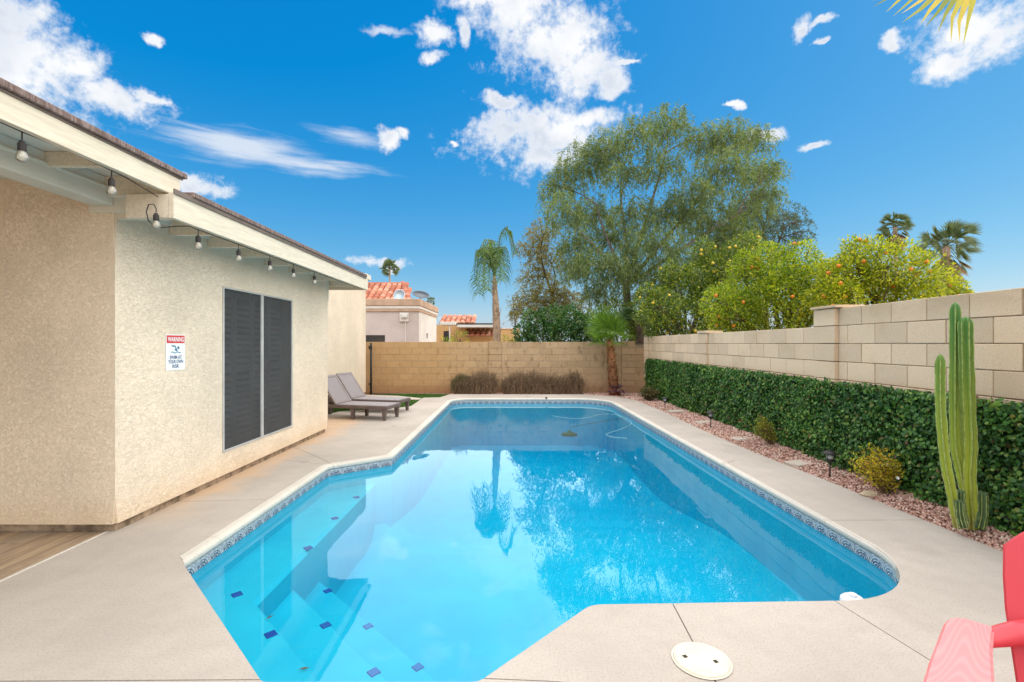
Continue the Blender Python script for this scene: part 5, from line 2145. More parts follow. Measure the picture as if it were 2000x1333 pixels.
def limb(mb, a, b, r0, r1, sag=0.0, wob=0.12, k=6):
    a, b = Vector(a), Vector(b)
    L = (b - a).length
    pts_, rr = [], []
    off = [Vector((random.gauss(0, 1), random.gauss(0, 1), random.gauss(0, 0.5))) * wob * L * 0.3 for _ in range(2)]
    for i in range(k + 1):
        t = i / k
        w = math.sin(math.pi * t)
        pts_.append(a.lerp(b, t) + off[0] * w + off[1] * math.sin(2 * math.pi * t) * 0.5 + Vector((0, 0, sag * w)))
        rr.append(r0 + (r1 - r0) * t ** 0.8)
    mb.tube(pts_, rr, 7, False)
    return pts_


def lobes3d(lobes, Y, dj):
    out_ = []
    for (px, py, r) in lobes:
        y = Y + random.uniform(-dj, dj)
        c = at(px, py, y)
        out_.append((c, r * y / F * 0.93))
    return out_


def feathery_tree(name, label, Y, base_px, lobes, dj, leafm, strands, per, leaf, width, droop, fork, bark, group=None, slen=0.9):
    bpt = at(base_px, HY, Y)
    root = thing(name, label, 'tree', (bpt.x, Y, -0.07), group)
    L3 = lobes3d(lobes, Y, dj)
    tr = MB()
    fk = at(fork[0], fork[1], Y)
    base = Vector((bpt.x, Y, -0.1))
    tp = limb(tr, base, fk, fork[2], fork[2] * 0.7, 0, 0.06)
    tr.build('trunk', bark, root, smooth=True, recalc=False)
    br = MB()
    mains = []
    for (px, py) in fork[3]:
        e = at(px, py, Y + random.uniform(-0.6, 0.6) * dj)
        mains.append(limb(br, fk, e, fork[2] * 0.42, 0.03, 0.1, 0.10))
    P, D = [], []
    for (c, r) in L3:
        # nearest point on a main limb
        best = min((p for m_ in mains for p in m_[2:]), key=lambda p: (p - c).length + 1.5 * max(0, p.z - c.z))
        tw = limb(br, best, c, 0.03, 0.012, 0.15, 0.15)
        for k in range(6):
            v = Vector((random.gauss(0, 1), random.gauss(0, 1), random.gauss(0.2, 0.8))).normalized()
            limb(br, tw[random.randrange(3, 6)], c + v * r * random.uniform(0.7, 1.0), 0.016, 0.005, 0.05, 0.2, 4)
        ns = int(strands * r * r)
        for s in range(ns):
            v = Vector((random.gauss(0, 1), random.gauss(0, 1), random.gauss(0.15, 0.9))).normalized()
            p = c + v * r * (random.random() ** 0.45)
            d = Vector((v.x, v.y, 0.35)) * 0.8 + Vector((random.gauss(0, .4), random.gauss(0, .4), 0))
            sl_ = slen * random.uniform(0.5, 1.1)
            for j in range(per):
                t = j / per
                q = p + d * (t * 0.45 * sl_) + Vector((0, 0, -droop * sl_ * t * t))
                P.append((q.x + random.gauss(0, .02), q.y + random.gauss(0, .02), q.z + random.gauss(0, .02)))
                D.append((d.x * (1 - t) * .6 + random.gauss(0, .45), d.y * (1 - t) * .6 + random.gauss(0, .45), -droop * (0.25 + t) + random.gauss(0, .35)))
    br.build('branches', bark, root, smooth=True, recalc=False)
    n = len(P)
    ll = leaf * (0.6 + 0.8 * rng.random(n))
    V, Q = leaves_vq(np.array(P), np.array(D), ll, width * (0.7 + 0.6 * rng.random(n)))
    o = quadmesh('crown', V, Q, leafm, root, kind='stuff')
    return root


M['willow'] = leaf_mat('willow_leaves', [(0, (0.088, 0.135, 0.05)), (0.5, (0.155, 0.215, 0.078)), (0.85, (0.24, 0.295, 0.11)), (1, (0.36, 0.37, 0.16))], 0.5, 0.42)
big = [(1140, 325, 56), (1090, 365, 38), (1105, 415, 46), (1185, 290, 46), (1240, 262, 40), (1305, 250, 50), (1290, 325, 44), (1220, 340, 38), (1375, 275, 40), (1425, 270, 46),
       (1475, 275, 38), (1410, 335, 56), (1480, 345, 42), (1350, 385, 52), (1240, 420, 46), (1165, 425, 52), (1125, 480, 42), (1155, 520, 46), (1275, 480, 62), (1385, 440, 62), (1465, 410, 48),
       (1500, 380, 28), (1330, 530, 56), (1215, 525, 48), (1405, 505, 52), (1120, 525, 32), (1275, 570, 50), (1175, 570, 40), (1500, 330, 24), (1310, 420, 40), (1200, 470, 40), (1440, 460, 46)]
feathery_tree('weeping_tree', 'huge feathery grey-green tree rising behind the yard corner', 17.5, 1245, big, 1.7, M['willow'], 370, 14, 0.145, 0.025, 0.72,
              (1222, 560, 0.20, [(1165, 400), (1215, 330), (1300, 300), (1400, 330), (1440, 420), (1130, 450)]), M['bark_grey'], slen=0.78)
M['dark_fine'] = leaf_mat('dark_fine_leaves', [(0, (0.045, 0.07, 0.03)), (0.6, (0.08, 0.115, 0.045)), (1, (0.14, 0.17, 0.07))], 0.5, 0.3)
feathery_tree('open_tree', 'thin dark tree showing behind the right flank of the huge tree', 19.5, 1500, [(1500, 430, 40), (1540, 425, 34), (1560, 440, 24), (1520, 470, 42), (1480, 465, 40), (1565, 462, 20)], 0.8,
              M['dark_fine'], 240, 13, 0.12, 0.022, 0.5, (1505, 520, 0.12, [(1530, 450), (1490, 450)]), M['bark'], slen=0.7)
M['mesquite'] = leaf_mat('mesquite_leaves', [(0, (0.15, 0.135, 0.04)), (0.5, (0.25, 0.215, 0.065)), (0.85, (0.34, 0.29, 0.10)), (1, (0.44, 0.38, 0.16))], 0.6, 0.35)
feathery_tree('mesquite_tree', 'olive-brown tree left of the huge feathery tree', 20.0, 1090, [(1062, 455, 34), (1040, 490, 34), (1072, 510, 40), (1040, 545, 32), (1075, 575, 46), (1030, 590, 34), (1110, 600, 46), (1010, 612, 20), (1060, 610, 36)], 1.0,
              M['mesquite'], 430, 12, 0.10, 0.026, 0.35, (1088, 600, 0.15, [(1060, 520), (1085, 540), (1045, 590)]), M['bark'], slen=0.6)
M['pale'] = leaf_mat('pale_leaves', [(0, (0.14, 0.13, 0.10)), (1, (0.28, 0.27, 0.21))], 0.7, 0.25)
feathery_tree('bare_tree', 'small pale half-bare tree above the orange wall', 22.0, 1008, [(1003, 590, 17), (1012, 615, 17), (998, 630, 12)], 0.4, M['pale'], 40, 9, 0.10, 0.02, 0.3, (1006, 640, 0.06, [(1003, 600), (1012, 605)]), M['bark_grey'], slen=0.5)


def bushy(name, label, cat, Y, base_px, lobes, dj, leafm, dens_, leaf, aspect, trunk_r, bark, fruit=None, group=None, zmin=None):
    bpt = at(base_px, HY, Y)
    root = thing(name, label, cat, (bpt.x, Y, -0.07), group)
    L3 = lobes3d(lobes, Y, dj)
    tr = MB()
    fk = Vector((bpt.x, Y, 0.75))
    limb(tr, (bpt.x, Y, -0.1), fk, trunk_r, trunk_r * .8, 0, .03)
    tr.build('trunk', bark, root, smooth=True, recalc=False)
    br = MB()
    PP, DD = [], []
    fr = []
    for (c, r) in L3:
        pts_ = limb(br, fk, c, trunk_r * 0.5, 0.02, 0.1, 0.12)
        for k in range(5):
            v = Vector((random.gauss(0, 1), random.gauss(0, 1), random.gauss(0.2, .8))).normalized()
            limb(br, pts_[random.randrange(3, 6)], c + v * r, 0.014, 0.005, 0.03, 0.2, 4)
        n = int(dens_ * r * r)
        v = unit(rng.normal(size=(n, 3)))
        # uneven outline: each direction gets its own reach
        ph = rng.uniform(0, 6, 3)
        reach = 1 + 0.20 * np.sin(v[:, 0] * 5 + ph[0]) * np.cos(v[:, 2] * 4 + ph[1]) + 0.10 * np.sin(v[:, 1] * 9 + ph[2])
        rad = r * reach * (0.45 + 0.55 * rng.random(n) ** 0.5)
        long_ = rng.random(n) < 0.05
        rad = np.where(long_, rad + r * 0.22 * rng.random(n), rad)
        p = np.array(c)[None] + v * rad[:, None]
        d = v * 0.9 + rng.normal(0, .55, size=(n, 3)) + np.array([0, 0, -0.1])
        PP.append(p)
        DD.append(d)
        if fruit:
            for k in range(fruit[1]):
                w = Vector((random.gauss(0, .8), -abs(random.gauss(.7, .5)), random.gauss(0.1, .7))).normalized()
                fr.append(c + w * r * random.uniform(0.80, 0.95))
    br.build('branches', bark, root, smooth=True, recalc=False)
    P, D = np.concatenate(PP), np.concatenate(DD)
    if zmin is not None:
        k = P[:, 2] > zmin
        P, D = P[k], D[k]
    n = len(P)
    N = unit(rng.normal(size=(n, 3)) * 0.8 + np.array([0, -0.3, 0.9]))
    ll = leaf * (0.65 + 0.7 * rng.random(n))
    V, Q = leaves_vq(P, D, ll, ll * aspect, N, 0.12)
    quadmesh('crown', V, Q, leafm, root, kind='stuff')
    if fruit:
        fm = None
        for p in fr:
            if fm is None:
                mm = MB()
                R_ = fruit[2]
                mm.lathe([(0, -R_), (R_ * .5, -R_ * .87), (R_ * .87, -R_ * .5), (R_, 0), (R_ * .87, R_ * .5), (R_ * .5, R_ * .87), (0, R_)], 10)
                fm = mm.build('fruit', fruit[0], root, smooth=True, loc=p)
            else:
                place('fruit', fm.data, None, root, p)
    return root


M['orange_fruit'] = simple('orange_peel', (0.72, 0.22, 0.02), 0.45, 0.4, var=0.12, scale=20, bump=0.1)
M['lemon_fruit'] = simple('lemon_peel', (0.75, 0.52, 0.06), 0.45, 0.4, var=0.12, scale=20, bump=0.1)
M['citrus'] = leaf_mat('citrus_leaves', [(0, (0.08, 0.15, 0.012)), (0.35, (0.19, 0.28, 0.018)), (0.75, (0.37, 0.43, 0.026)), (1, (0.58, 0.53, 0.04))], 0.4, 0.5, 0.4)
M['citrus_y'] = leaf_mat('citrus_leaves_yellow', [(0, (0.11, 0.18, 0.014)), (0.35, (0.27, 0.33, 0.02)), (0.75, (0.48, 0.49, 0.028)), (1, (0.66, 0.57, 0.045))], 0.4, 0.5, 0.4)
M['lemon_leaf'] = leaf_mat('lemon_leaves', [(0, (0.05, 0.105, 0.016)), (0.5, (0.14, 0.215, 0.026)), (0.85, (0.29, 0.34, 0.035)), (1, (0.48, 0.44, 0.05))], 0.4, 0.32, 0.4)
bushy('lemon_tree', 'dark lemon tree with yellow fruit beside the back corner', 'tree', 13.0, 1340, [(1290, 600, 42), (1330, 570, 44), (1370, 540, 42), (1345, 625, 46), (1395, 590, 50), (1400, 525, 34), (1300, 640, 34), (1440, 560, 46), (1430, 500, 30), (1310, 535, 26), (1460, 480, 30), (1430, 620, 44), (1480, 500, 34), (1375, 490, 26), (1275, 620, 34), (1265, 575, 24)],
      0.5, M['lemon_leaf'], 7200, 0.075, 0.45, 0.09, M['bark'], (M['lemon_fruit'], 3, 0.040))
bushy('orange_tree', 'yellow-green orange tree in the middle, behind the lower block wall', 'tree', 9.4, 1530, [(1470, 560, 58), (1510, 525, 50), (1560, 515, 48), (1440, 610, 50), (1600, 550, 46), (1510, 600, 70), (1580, 600, 56), (1620, 610, 44), (1545, 560, 60), (1632, 545, 34), (1405, 590, 38), (1420, 640, 40), (1455, 515, 30)],
      0.4, M['citrus'], 11500, 0.060, 0.42, 0.09, M['bark'], (M['orange_fruit'], 2, 0.034), 'orange trees beyond the wall')
bushy('orange_tree', 'bright yellow orange tree at the right, above the tallest wall section', 'tree', 8.2, 1735, [(1660, 540, 52), (1690, 505, 44), (1735, 520, 56), (1785, 540, 52), (1830, 560, 40), (1865, 575, 26), (1700, 580, 60), (1770, 590, 60), (1645, 585, 44), (1668, 488, 28), (1625, 540, 36), (1615, 580, 40), (1880, 585, 18)],
      0.4, M['citrus_y'], 11500, 0.058, 0.42, 0.09, M['bark'], (M['orange_fruit'], 2, 0.034), 'orange trees beyond the wall')
M['dark_broad'] = leaf_mat('dark_broad_leaves', [(0, (0.020, 0.065, 0.016)), (0.5, (0.042, 0.13, 0.028)), (0.85, (0.085, 0.20, 0.04)), (1, (0.20, 0.25, 0.05))], 0.35, 0.25, 0.45)
bushy('broadleaf_shrub', 'dense dark green shrub showing over the back wall', 'shrub', 15.0, 1080, [(1022, 650, 22), (1045, 630, 28), (1080, 625, 30), (1115, 628, 32), (1140, 640, 30), (1060, 655, 34), (1100, 655, 38), (1150, 660, 26), (1030, 668, 22)],
      0.25, M['dark_broad'], 5200, 0.085, 0.55, 0.06, M['bark'], zmin=0.5)
bushy('shaded_shrub', 'shadowed green shrub behind the small fan palm', 'shrub', 16.2, 1215, [(1165, 640, 34), (1200, 615, 36), (1240, 620, 36), (1270, 640, 34), (1220, 655, 36), (1180, 668, 26), (1265, 668, 26)], 0.25, M['lemon_leaf'], 4200, 0.085, 0.5, 0.06, M['bark'], zmin=0.5)
bushy('green_shrub', 'small light green shrub at the foot of the orange wall', 'shrub', 15.2, 997, [(992, 668, 13), (1003, 672, 12)], 0.1, M['citrus'], 5000, 0.06, 0.4, 0.03, M['bark'], zmin=0.5)
bushy('grassy_plant', 'leafy plant showing over the back wall before the tiled house', 'shrub', 15.0, 890, [(868, 672, 12), (898, 664, 17), (880, 675, 12)], 0.1, M['citrus'], 2600, 0.13, 0.12, 0.03, M['bark'], zmin=0.6)

# ------------------------------------------------------------------ palms
def fan_leaf(mb, base, direc, up, pet, R, nseg, spread, droop, fold=0.35, wid=1.0, split=0.45):
    """palmate leaf: petiole from base along direc, then blades fanning about the hub"""
    d = Vector(direc).normalized()
    u = Vector(up)
    u = (u - d * u.dot(d)).normalized()
    s = d.cross(u)
    hub = Vector(base) + d * pet + Vector((0, 0, -droop * 0.25 * pet))
    mb.tube([base, Vector(base).lerp(hub, .5) + u * 0.03 * pet, hub], [0.022 * R + 0.006, 0.014 * R + 0.005, 0.010 * R + 0.004], 5, False)
    for i in range(nseg):
        a = -spread + 2 * spread * (i + 0.5) / nseg
        da = spread / nseg
        r = R * (0.80 + 0.20 * math.cos(a * 0.8)) * random.uniform(0.92, 1.05)
        bd_ = d * math.cos(a) + s * math.sin(a)
        sd = (-d * math.sin(a) + s * math.cos(a))
        w1 = math.tan(da) * r * split * wid
        dz = lambda t: Vector((0, 0, -droop * r * t ** 2.2))
        m0 = hub + bd_ * r * split + dz(split)
        m1 = hub + bd_ * r * 0.78 + dz(0.78)
        tip = hub + bd_ * r + dz(1.0) + Vector((random.gauss(0, .02), random.gauss(0, .02), random.gauss(0, .02))) * R
        k = fold * w1
        mb.add([hub, m0 - sd * w1 - u * k, m0, m0 + sd * w1 - u * k, m1 - sd * w1 * .55 - u * k * .5, m1, m1 + sd * w1 * .55 - u * k * .5, tip],
               [(0, 2, 1), (0, 3, 2), (1, 2, 5, 4), (2, 3, 6, 5), (4, 5, 7), (5, 6, 7)])


M['fan_green'] = leaf_mat('fan_green', [(0, (0.06, 0.14, 0.012)), (0.6, (0.12, 0.22, 0.018)), (1, (0.20, 0.30, 0.03))], 0.4, 0.35, 0.4)
M['fan_dark'] = leaf_mat('fan_dark', [(0, (0.018, 0.045, 0.018)), (0.6, (0.035, 0.075, 0.025)), (1, (0.07, 0.12, 0.04))], 0.4, 0.25, 0.4)
M['fan_far'] = leaf_mat('fan_far', [(0, (0.075, 0.11, 0.05)), (0.6, (0.13, 0.165, 0.08)), (1, (0.21, 0.23, 0.11))], 0.5, 0.3, 0.3)
M['fan_dead'] = leaf_mat('fan_dead', [(0, (0.20, 0.13, 0.075)), (0.6, (0.33, 0.215, 0.125)), (1, (0.44, 0.31, 0.19))], 0.7, 0.3, 0.2)
M['fan_yellow'] = leaf_mat('fan_yellow', [(0, (0.20, 0.24, 0.05)), (0.4, (0.46, 0.40, 0.045)), (0.8, (0.60, 0.44, 0.07)), (1, (0.58, 0.36, 0.14))], 0.45, 0.4, 0.35)
M['palm_trunk'] = simple('palm_trunk', (0.36, 0.25, 0.17), 0.95, 0.1, var=0.3, scale=10, bump=0.6, bscale=30, bdist=0.02)
M['palm_boot'] = leaf_mat('palm_boots', [(0, (0.16, 0.06, 0.03)), (0.6, (0.33, 0.14, 0.07)), (1, (0.60, 0.40, 0.22))], 0.85, 0.05, 0.1)

# small fan palm in the yard corner
sp_ = thing('fan_palm', 'small fan palm with a shaggy red-brown trunk in the far right corner', 'palm tree', (2.86, 13.35, -0.03))
top = at(1191, 668, 13.35)
b0 = Vector((2.87, 13.35, -0.05))
MB().tube([b0, b0.lerp(top, .5), top], [0.155, 0.125, 0.085], 12).build('trunk', M['palm_boot'], sp_, smooth=True)
mm = MB()
for i in range(420):
    t = random.random()
    a = random.uniform(0, 2 * math.pi)
    c = b0.lerp(top, t)
    r = 0.155 - 0.07 * t
    dr = Vector((math.cos(a), math.sin(a), 0))
    tn = Vector((-math.sin(a), math.cos(a), 0))
    p = c + dr * r
    w, l_ = random.uniform(.022, .042), random.uniform(.06, .13)
    mm.add([p - tn * w - dr * .02, p + tn * w - dr * .02, p + dr * random.uniform(.02, .085) + Vector((0, 0, l_ * random.uniform(.3, 1))) + tn * random.uniform(-.02, .02)], [(0, 1, 2)])
mm.build('boots', M['palm_boot'], sp_, recalc=False)['kind'] = 'stuff'
fans = [((-0.42, -0.25, 0.95), 0.55, 0.64, 44, 2.35, 0.06, (0.0, -1, .1)), ((-0.05, -0.3, 0.9), 0.48, 0.58, 40, 2.1, 0.08, (0.2, -1, .1)), ((0.35, -0.4, 0.8), 0.35, 0.55, 30, 1.8, 0.15, (0.3, -1, .3)), ((-0.9, -0.4, 0.5), 0.42, 0.52, 26, 1.5, 0.35, (0, -.4, 1)),
        ((-0.5, -0.9, 0.55), 0.35, 0.48, 26, 1.5, 0.35, (0, .4, 1)), ((0.9, -0.2, 0.45), 0.35, 0.5, 26, 1.5, 0.35, (0, 0, 1)), ((0.2, 0.9, 0.8), 0.35, 0.5, 26, 1.5, 0.25, (0, 0, 1)), ((-0.7, 0.6, 0.9), 0.4, 0.55, 26, 1.6, 0.2, (0, -.3, 1)), ((-0.75, -0.5, 0.12), 0.3, 0.5, 24, 1.4, 0.4, (0, 0, 1)), ((0.4, -0.8, 0.1), 0.25, 0.42, 22, 1.4, 0.45, (0, 0, 1))]
for (d, pet, R, ns, spd, dr, up) in fans:
    mm = MB()
    fan_leaf(mm, top, d, up, pet, R, ns, spd, dr)
    mm.build('frond', M['fan_green'], sp_, recalc=False)
# dark palm beyond the wall corner
dp = thing('dark_palm', 'dark fan palm with drooping leaves beyond the right wall corner', 'palm tree', at(1251, HY, 14.9).xy.to_3d() + Vector((0, 0, -0.07)))
dtop = at(1252, 628, 14.9)
MB().tube([(dtop.x, 14.9, -0.1), (dtop.x, 14.9, 1.0), dtop], [0.16, 0.15, 0.13], 10).build('trunk', M['bark'], dp, smooth=True)
for k in range(13):
    a = 2 * math.pi * k / 13 + 0.3
    el_ = random.uniform(0.15, 1.1)
    mm = MB()
    fan_leaf(mm, dtop, (math.cos(a), math.sin(a), el_), (0, 0, 1), 0.45, 0.62, 24, 1.5, random.uniform(.3, .6))
    mm.build('frond', M['fan_dark'], dp, recalc=False)
# succulent at the foot of the small palm
M['succ'] = leaf_mat('succulent_leaves', [(0, (0.10, 0.055, 0.065)), (0.5, (0.24, 0.11, 0.12)), (1, (0.42, 0.24, 0.24))], 0.5, 0.15)
su = thing('succulent', 'purple succulent rosettes at the foot of the small fan palm', 'plant', (2.87, 13.12, -0.02))
P, D = [], []
for (dx_, dz_) in ((-0.17, .10), (0.0, .13), (0.17, .10), (0.10, .24), (-0.10, .24)):
    for k in range(26):
        a, e_ = random.uniform(0, 6.283), random.uniform(-0.1, 1.2)
        P.append((2.87 + dx_, 13.12 + random.uniform(-.03, .03), dz_ - 0.02))
        D.append((math.cos(a) * math.cos(e_), math.sin(a) * math.cos(e_), math.sin(e_) * .8))
V, Q = leaves_vq(np.array(P), np.array(D), 0.11, 0.055)
quadmesh('leaves', V, Q, M['succ'], su, kind='stuff')


def far_palm(name, label, px, py, Y, Rpx, ng, nd, skirt, trunk_px, group=None):
    c = at(px, py, Y)
    R = Rpx * Y / F
    r = thing(name, label, 'palm tree', (c.x, Y, -0.07), group)
    tr_ = trunk_px * Y / F
    MB().tube([(c.x, Y, -0.1), (c.x + R * .05, Y, c.z * .5), c], [tr_ * 1.2, tr_, tr_ * .9], 9).build('trunk', M['palm_trunk'], r, smooth=True)
    for k in range(ng):
        a = 2.39996 * k + random.uniform(-.2, .2)
        e_ = -0.65 + 2.0 * ((k + .5) / ng) ** 0.9 + random.uniform(-.15, .15)
        mm = MB()
        d = Vector((math.cos(a) * math.cos(e_), math.sin(a) * math.cos(e_), math.sin(e_)))
        pl_ = random.uniform(.22, .58)
        fan_leaf(mm, c, d, (random.gauss(0, .7), -0.7, 0.8 + random.gauss(0, .4)), R * pl_, R * 0.46, 15, 1.15, random.uniform(.05, .35), 0.6, 1.3, 0.5)
        mm.build('frond', M['fan_far'], r, recalc=False)
    for k in range(nd):
        a = 2.39996 * k
        t = random.random()
        e_ = random.uniform(-1.45, -0.70)
        st_ = c - Vector((0, 0, R * skirt * t))
        mm = MB()
        d = Vector((math.cos(a) * math.cos(e_), math.sin(a) * math.cos(e_), math.sin(e_)))
        fan_leaf(mm, st_, d, (math.cos(a), math.sin(a), .4), R * 0.30, R * 0.48, 9, 0.5, 0.15, 0.4, 2.0, 0.5)
        mm.build('dead_frond', M['fan_dead'], r, recalc=False)
    return r


far_palm('distant_palm', 'narrow distant fan palm with a brown skirt, left of the wider one', 1748, 444, 42.0, 37, 34, 44, 0.7, 4, 'distant palms above the orange trees')
far_palm('distant_palm', 'wide distant fan palm with a ragged brown skirt at far right', 1848, 482, 26.0, 66, 30, 54, 0.75, 7, 'distant palms above the orange trees')
far_palm('distant_palm', 'tiny far-off palm rising behind the tiled roof at left', 761, 525, 70.0, 23, 44, 0, 0, 1.8)
far_palm('distant_palm', 'palm tip barely showing behind the flat roof parapet', 841, 589, 48.0, 12, 20, 0, 0, 1.2)


def pinnate(mb, pts_, nl, ll, hang, w=0.022):
    n = len(pts_)
    mb.tube(pts_, [0.02 * (1 - i / n) + 0.004 for i in range(n)], 5, False)
    for i in range(nl):
        t = 0.12 + 0.88 * i / nl
        k = min(int(t * (n - 1)), n - 2)
        u = t * (n - 1) - k
        p = pts_[k].lerp(pts_[k + 1], u)
        tg = (pts_[k + 1] - pts_[k]).normalized()
        sd = tg.cross(Vector((0, 0, 1)))
        sd = sd.normalized() if sd.length > 1e-3 else Vector((1, 0, 0))
        for s in (-1, 1):
            L = ll * (0.55 + 0.45 * math.sin(math.pi * min(1, t * .95))) * random.uniform(.85, 1.1)
            d0 = (sd * s * 0.75 + tg * 0.5 + Vector((0, 0, random.uniform(-.2, .35)))).normalized()
            m_ = p + d0 * L * .4 + Vector((0, 0, -hang * L * .12))
            e_ = p + d0 * L * .62 + Vector((0, 0, -hang * L * .75))
            nn = tg * w
            mb.add([p - nn * .5, p + nn * .5, m_ + nn, e_, m_ - nn], [(0, 1, 2, 4), (4, 2, 3)])


M['queen'] = leaf_mat('queen_palm_leaves', [(0, (0.05, 0.10, 0.025)), (0.6, (0.10, 0.175, 0.035)), (1, (0.20, 0.28, 0.05))], 0.4, 0.35, 0.4)
qp = thing('queen_palm', 'slender palm with drooping feathery fronds behind the back wall', 'palm tree', at(971, HY, 16.0).xy.to_3d() + Vector((0, 0, -0.07)))
qb = at(971, 700, 16.0)
qt = at(966, 540, 16.0)
MB().tube([(qb.x, 16, -0.1), qb, at(970, 640, 16), at(968, 590, 16), at(966, 556, 16), qt], [0.15, 0.14, 0.135, 0.11, 0.075, 0.05], 10).build('trunk', M['palm_trunk'], qp, smooth=True)
mm = MB()
for i in range(26):
    t = random.random()
    c = at(971 - 4 * t, 660 - 100 * t, 16)
    a = random.uniform(0, 6.283)
    dr = Vector((math.cos(a), math.sin(a), 0))
    tn = Vector((-math.sin(a), math.cos(a), 0))
    p = c + dr * (0.12 - 0.04 * t)
    mm.add([p - tn * .04, p + tn * .04, p + dr * random.uniform(.03, .12) + Vector((0, 0, random.uniform(.15, .4)))], [(0, 1, 2)])
mm.build('leaf_bases', M['palm_trunk'], qp, recalc=False)['kind'] = 'stuff'
qf = [[(966, 545), (972, 500), (978, 460), (990, 447), (1001, 470), (1006, 492)], [(966, 545), (958, 510), (948, 488), (936, 490), (928, 520), (926, 555)], [(966, 545), (961, 505), (953, 480), (946, 490), (944, 530), (948, 565)],
      [(966, 545), (970, 505), (974, 482), (981, 492), (984, 520), (985, 545)], [(966, 545), (962, 515), (955, 495), (943, 505), (936, 540), (936, 575)], [(966, 545), (968, 505), (965, 475), (956, 470), (946, 490), (940, 515)],
      [(966, 545), (967, 510), (970, 486), (975, 500), (977, 525), (979, 548)], [(966, 545), (963, 500), (960, 488), (957, 510), (955, 540), (954, 568)]]
for i, f_ in enumerate(qf):
    dy_ = [-.2, .1, -.9, .9, -.5, .6, -.8, .5][i]
    ctl = [at(x_, y_, 16 + dy_ * k / 5) for k, (x_, y_) in enumerate(f_)]
    mm = MB()
    pinnate(mm, smooth_path(ctl, 5), 44, 0.62, 1.0, 0.016)
    mm.build('frond', M['queen'], qp, recalc=False)

# fan palm standing just right of the frame; its lowest leaf hangs into the top right corner
np_ = thing('near_palm', 'yellowing palm frond hanging into the top right corner', 'palm tree', (3.42, 2.65, -0.02))
nt_ = Vector((3.42, 2.65, 3.95))
MB().tube([(3.42, 2.65, -0.05), (3.40, 2.65, 2.0), nt_], [0.15, 0.13, 0.11], 12).build('trunk', M['palm_boot'], np_, smooth=True)
hub_t = at(1930, -105, 2.6)
dv = hub_t - nt_
mm = MB()
fan_leaf(mm, nt_, dv, (0.0, -0.9, 0.35), dv.length, 0.70, 20, 0.72, 0.10, 0.35, 1.1, 0.6)
mm.build('frond', M['fan_yellow'], np_, recalc=False)
for (d, pet) in (((0.8, -0.5, 0.4), .6), ((0.9, 0.5, 0.5), .6), ((0.6, -0.9, 0.6), .6), ((0.5, 0.3, 0.9), .5), ((0.4, -0.5, .9), .5)):
    mm = MB()
    fan_leaf(mm, nt_, d, (0, 0, 1), pet, 0.6, 26, 1.5, 0.35)
    mm.build('frond', M['fan_green'], np_, recalc=False)

# ------------------------------------------------------------------ neighbouring houses
M['shaded'] = stucco('stucco_shaded', (0.56, 0.47, 0.43), False, 0.2)  # front face: its shade is put into the dimmer colour
M['pale_stucco'] = stucco('stucco_pale', (0.70, 0.64, 0.58), False, 0.2)  # pale trim, also the sunlit copy for the side face
M['tan_band'] = simple('tan_band', (0.46, 0.31, 0.215), 0.9, 0.1, var=0.12, scale=3)
M['orange_stucco'] = stucco('stucco_orange', (0.60, 0.37, 0.17), False, 0.2)
M['dark_glass'] = simple('dark_window', (0.035, 0.03, 0.028), 0.2, 0.5, var=0.2)


def roof_tile_mat():
    m, t, out = new_mat('clay_tile')
    oi = t.n.new('ShaderNodeObjectInfo')
    r = t.n.new('ShaderNodeValToRGB')
    els = r.color_ramp.elements
    els.new(0.5)
    for e, (p, c) in zip(els, [(0, (0.33, 0.105, 0.06)), (0.5, (0.50, 0.19, 0.11)), (1, (0.62, 0.32, 0.21))]):
        e.position = p
        e.color = (*c, 1)
    t.l.new(oi.outputs['Random'], r.inputs[0])
    n = t.noise(wpos(t), 9.0, 3.0, 0.6)
    c = t.mix(t.math('MULTIPLY', t.ss(n, 0.5, 0.7), 0.3), r.outputs[0], (0.25, 0.10, 0.07))
    principled(t, out, c, 0.85, 0.15)
    return m


M['clay'] = roof_tile_mat()
_bt = {}


def barrel_tile(w, l, key):
    if key not in _bt:
        mm = MB()
        k = 7
        for (yy, zz, rr) in ((0, 0.0, 1.0), (l, 0.0, .86)):
            for i in range(k):
                a = math.pi * i / (k - 1)
                mm.v.append((-math.cos(a) * w * .5 * rr, yy, math.sin(a) * w * .36 * rr + zz))
        for i in range(k - 1):
            mm.f.append((i, i + 1, k + i + 1, k + i))
        mm.f.append(tuple(range(k)))
        me = bpy.data.meshes.new('roof_tile')
        me.from_pydata(mm.v, [], mm.f)
        me.materials.append(M['clay'])
        me.polygons.foreach_set('use_smooth', [len(p.vertices) == 4 for p in me.polygons])
        _bt[key] = me
    return _bt[key]


def tiled_slope(parent, x0, x1, y0, z0, run, rise, w, l, key, hip=0.0):
    """slope facing the camera, eave at (y0, z0), running back by run and up by rise"""
    sl_ = math.atan2(rise, run)
    LL = math.hypot(run, rise)
    rows = max(1, int(LL / (l * .8)))
    MB().add([(x0, y0, z0 - .02), (x1, y0, z0 - .02), (x1 - hip, y0 + run, z0 + rise - .02), (x0, y0 + run, z0 + rise - .02)], [(0, 1, 2, 3)]).build('roof_deck', M['tan_band'], parent, recalc=False)
    for r in range(rows):
        t = r / rows
        xe = x1 - hip * t
        x = x0 + w * .5
        while x < xe:
            o = place('roof_tile', barrel_tile(w, l, key), None, parent, (x + random.uniform(-.01, .01), y0 + run * t, z0 + rise * t + 0.02))
            o.rotation_euler = (sl_, 0, 0)
            x += w


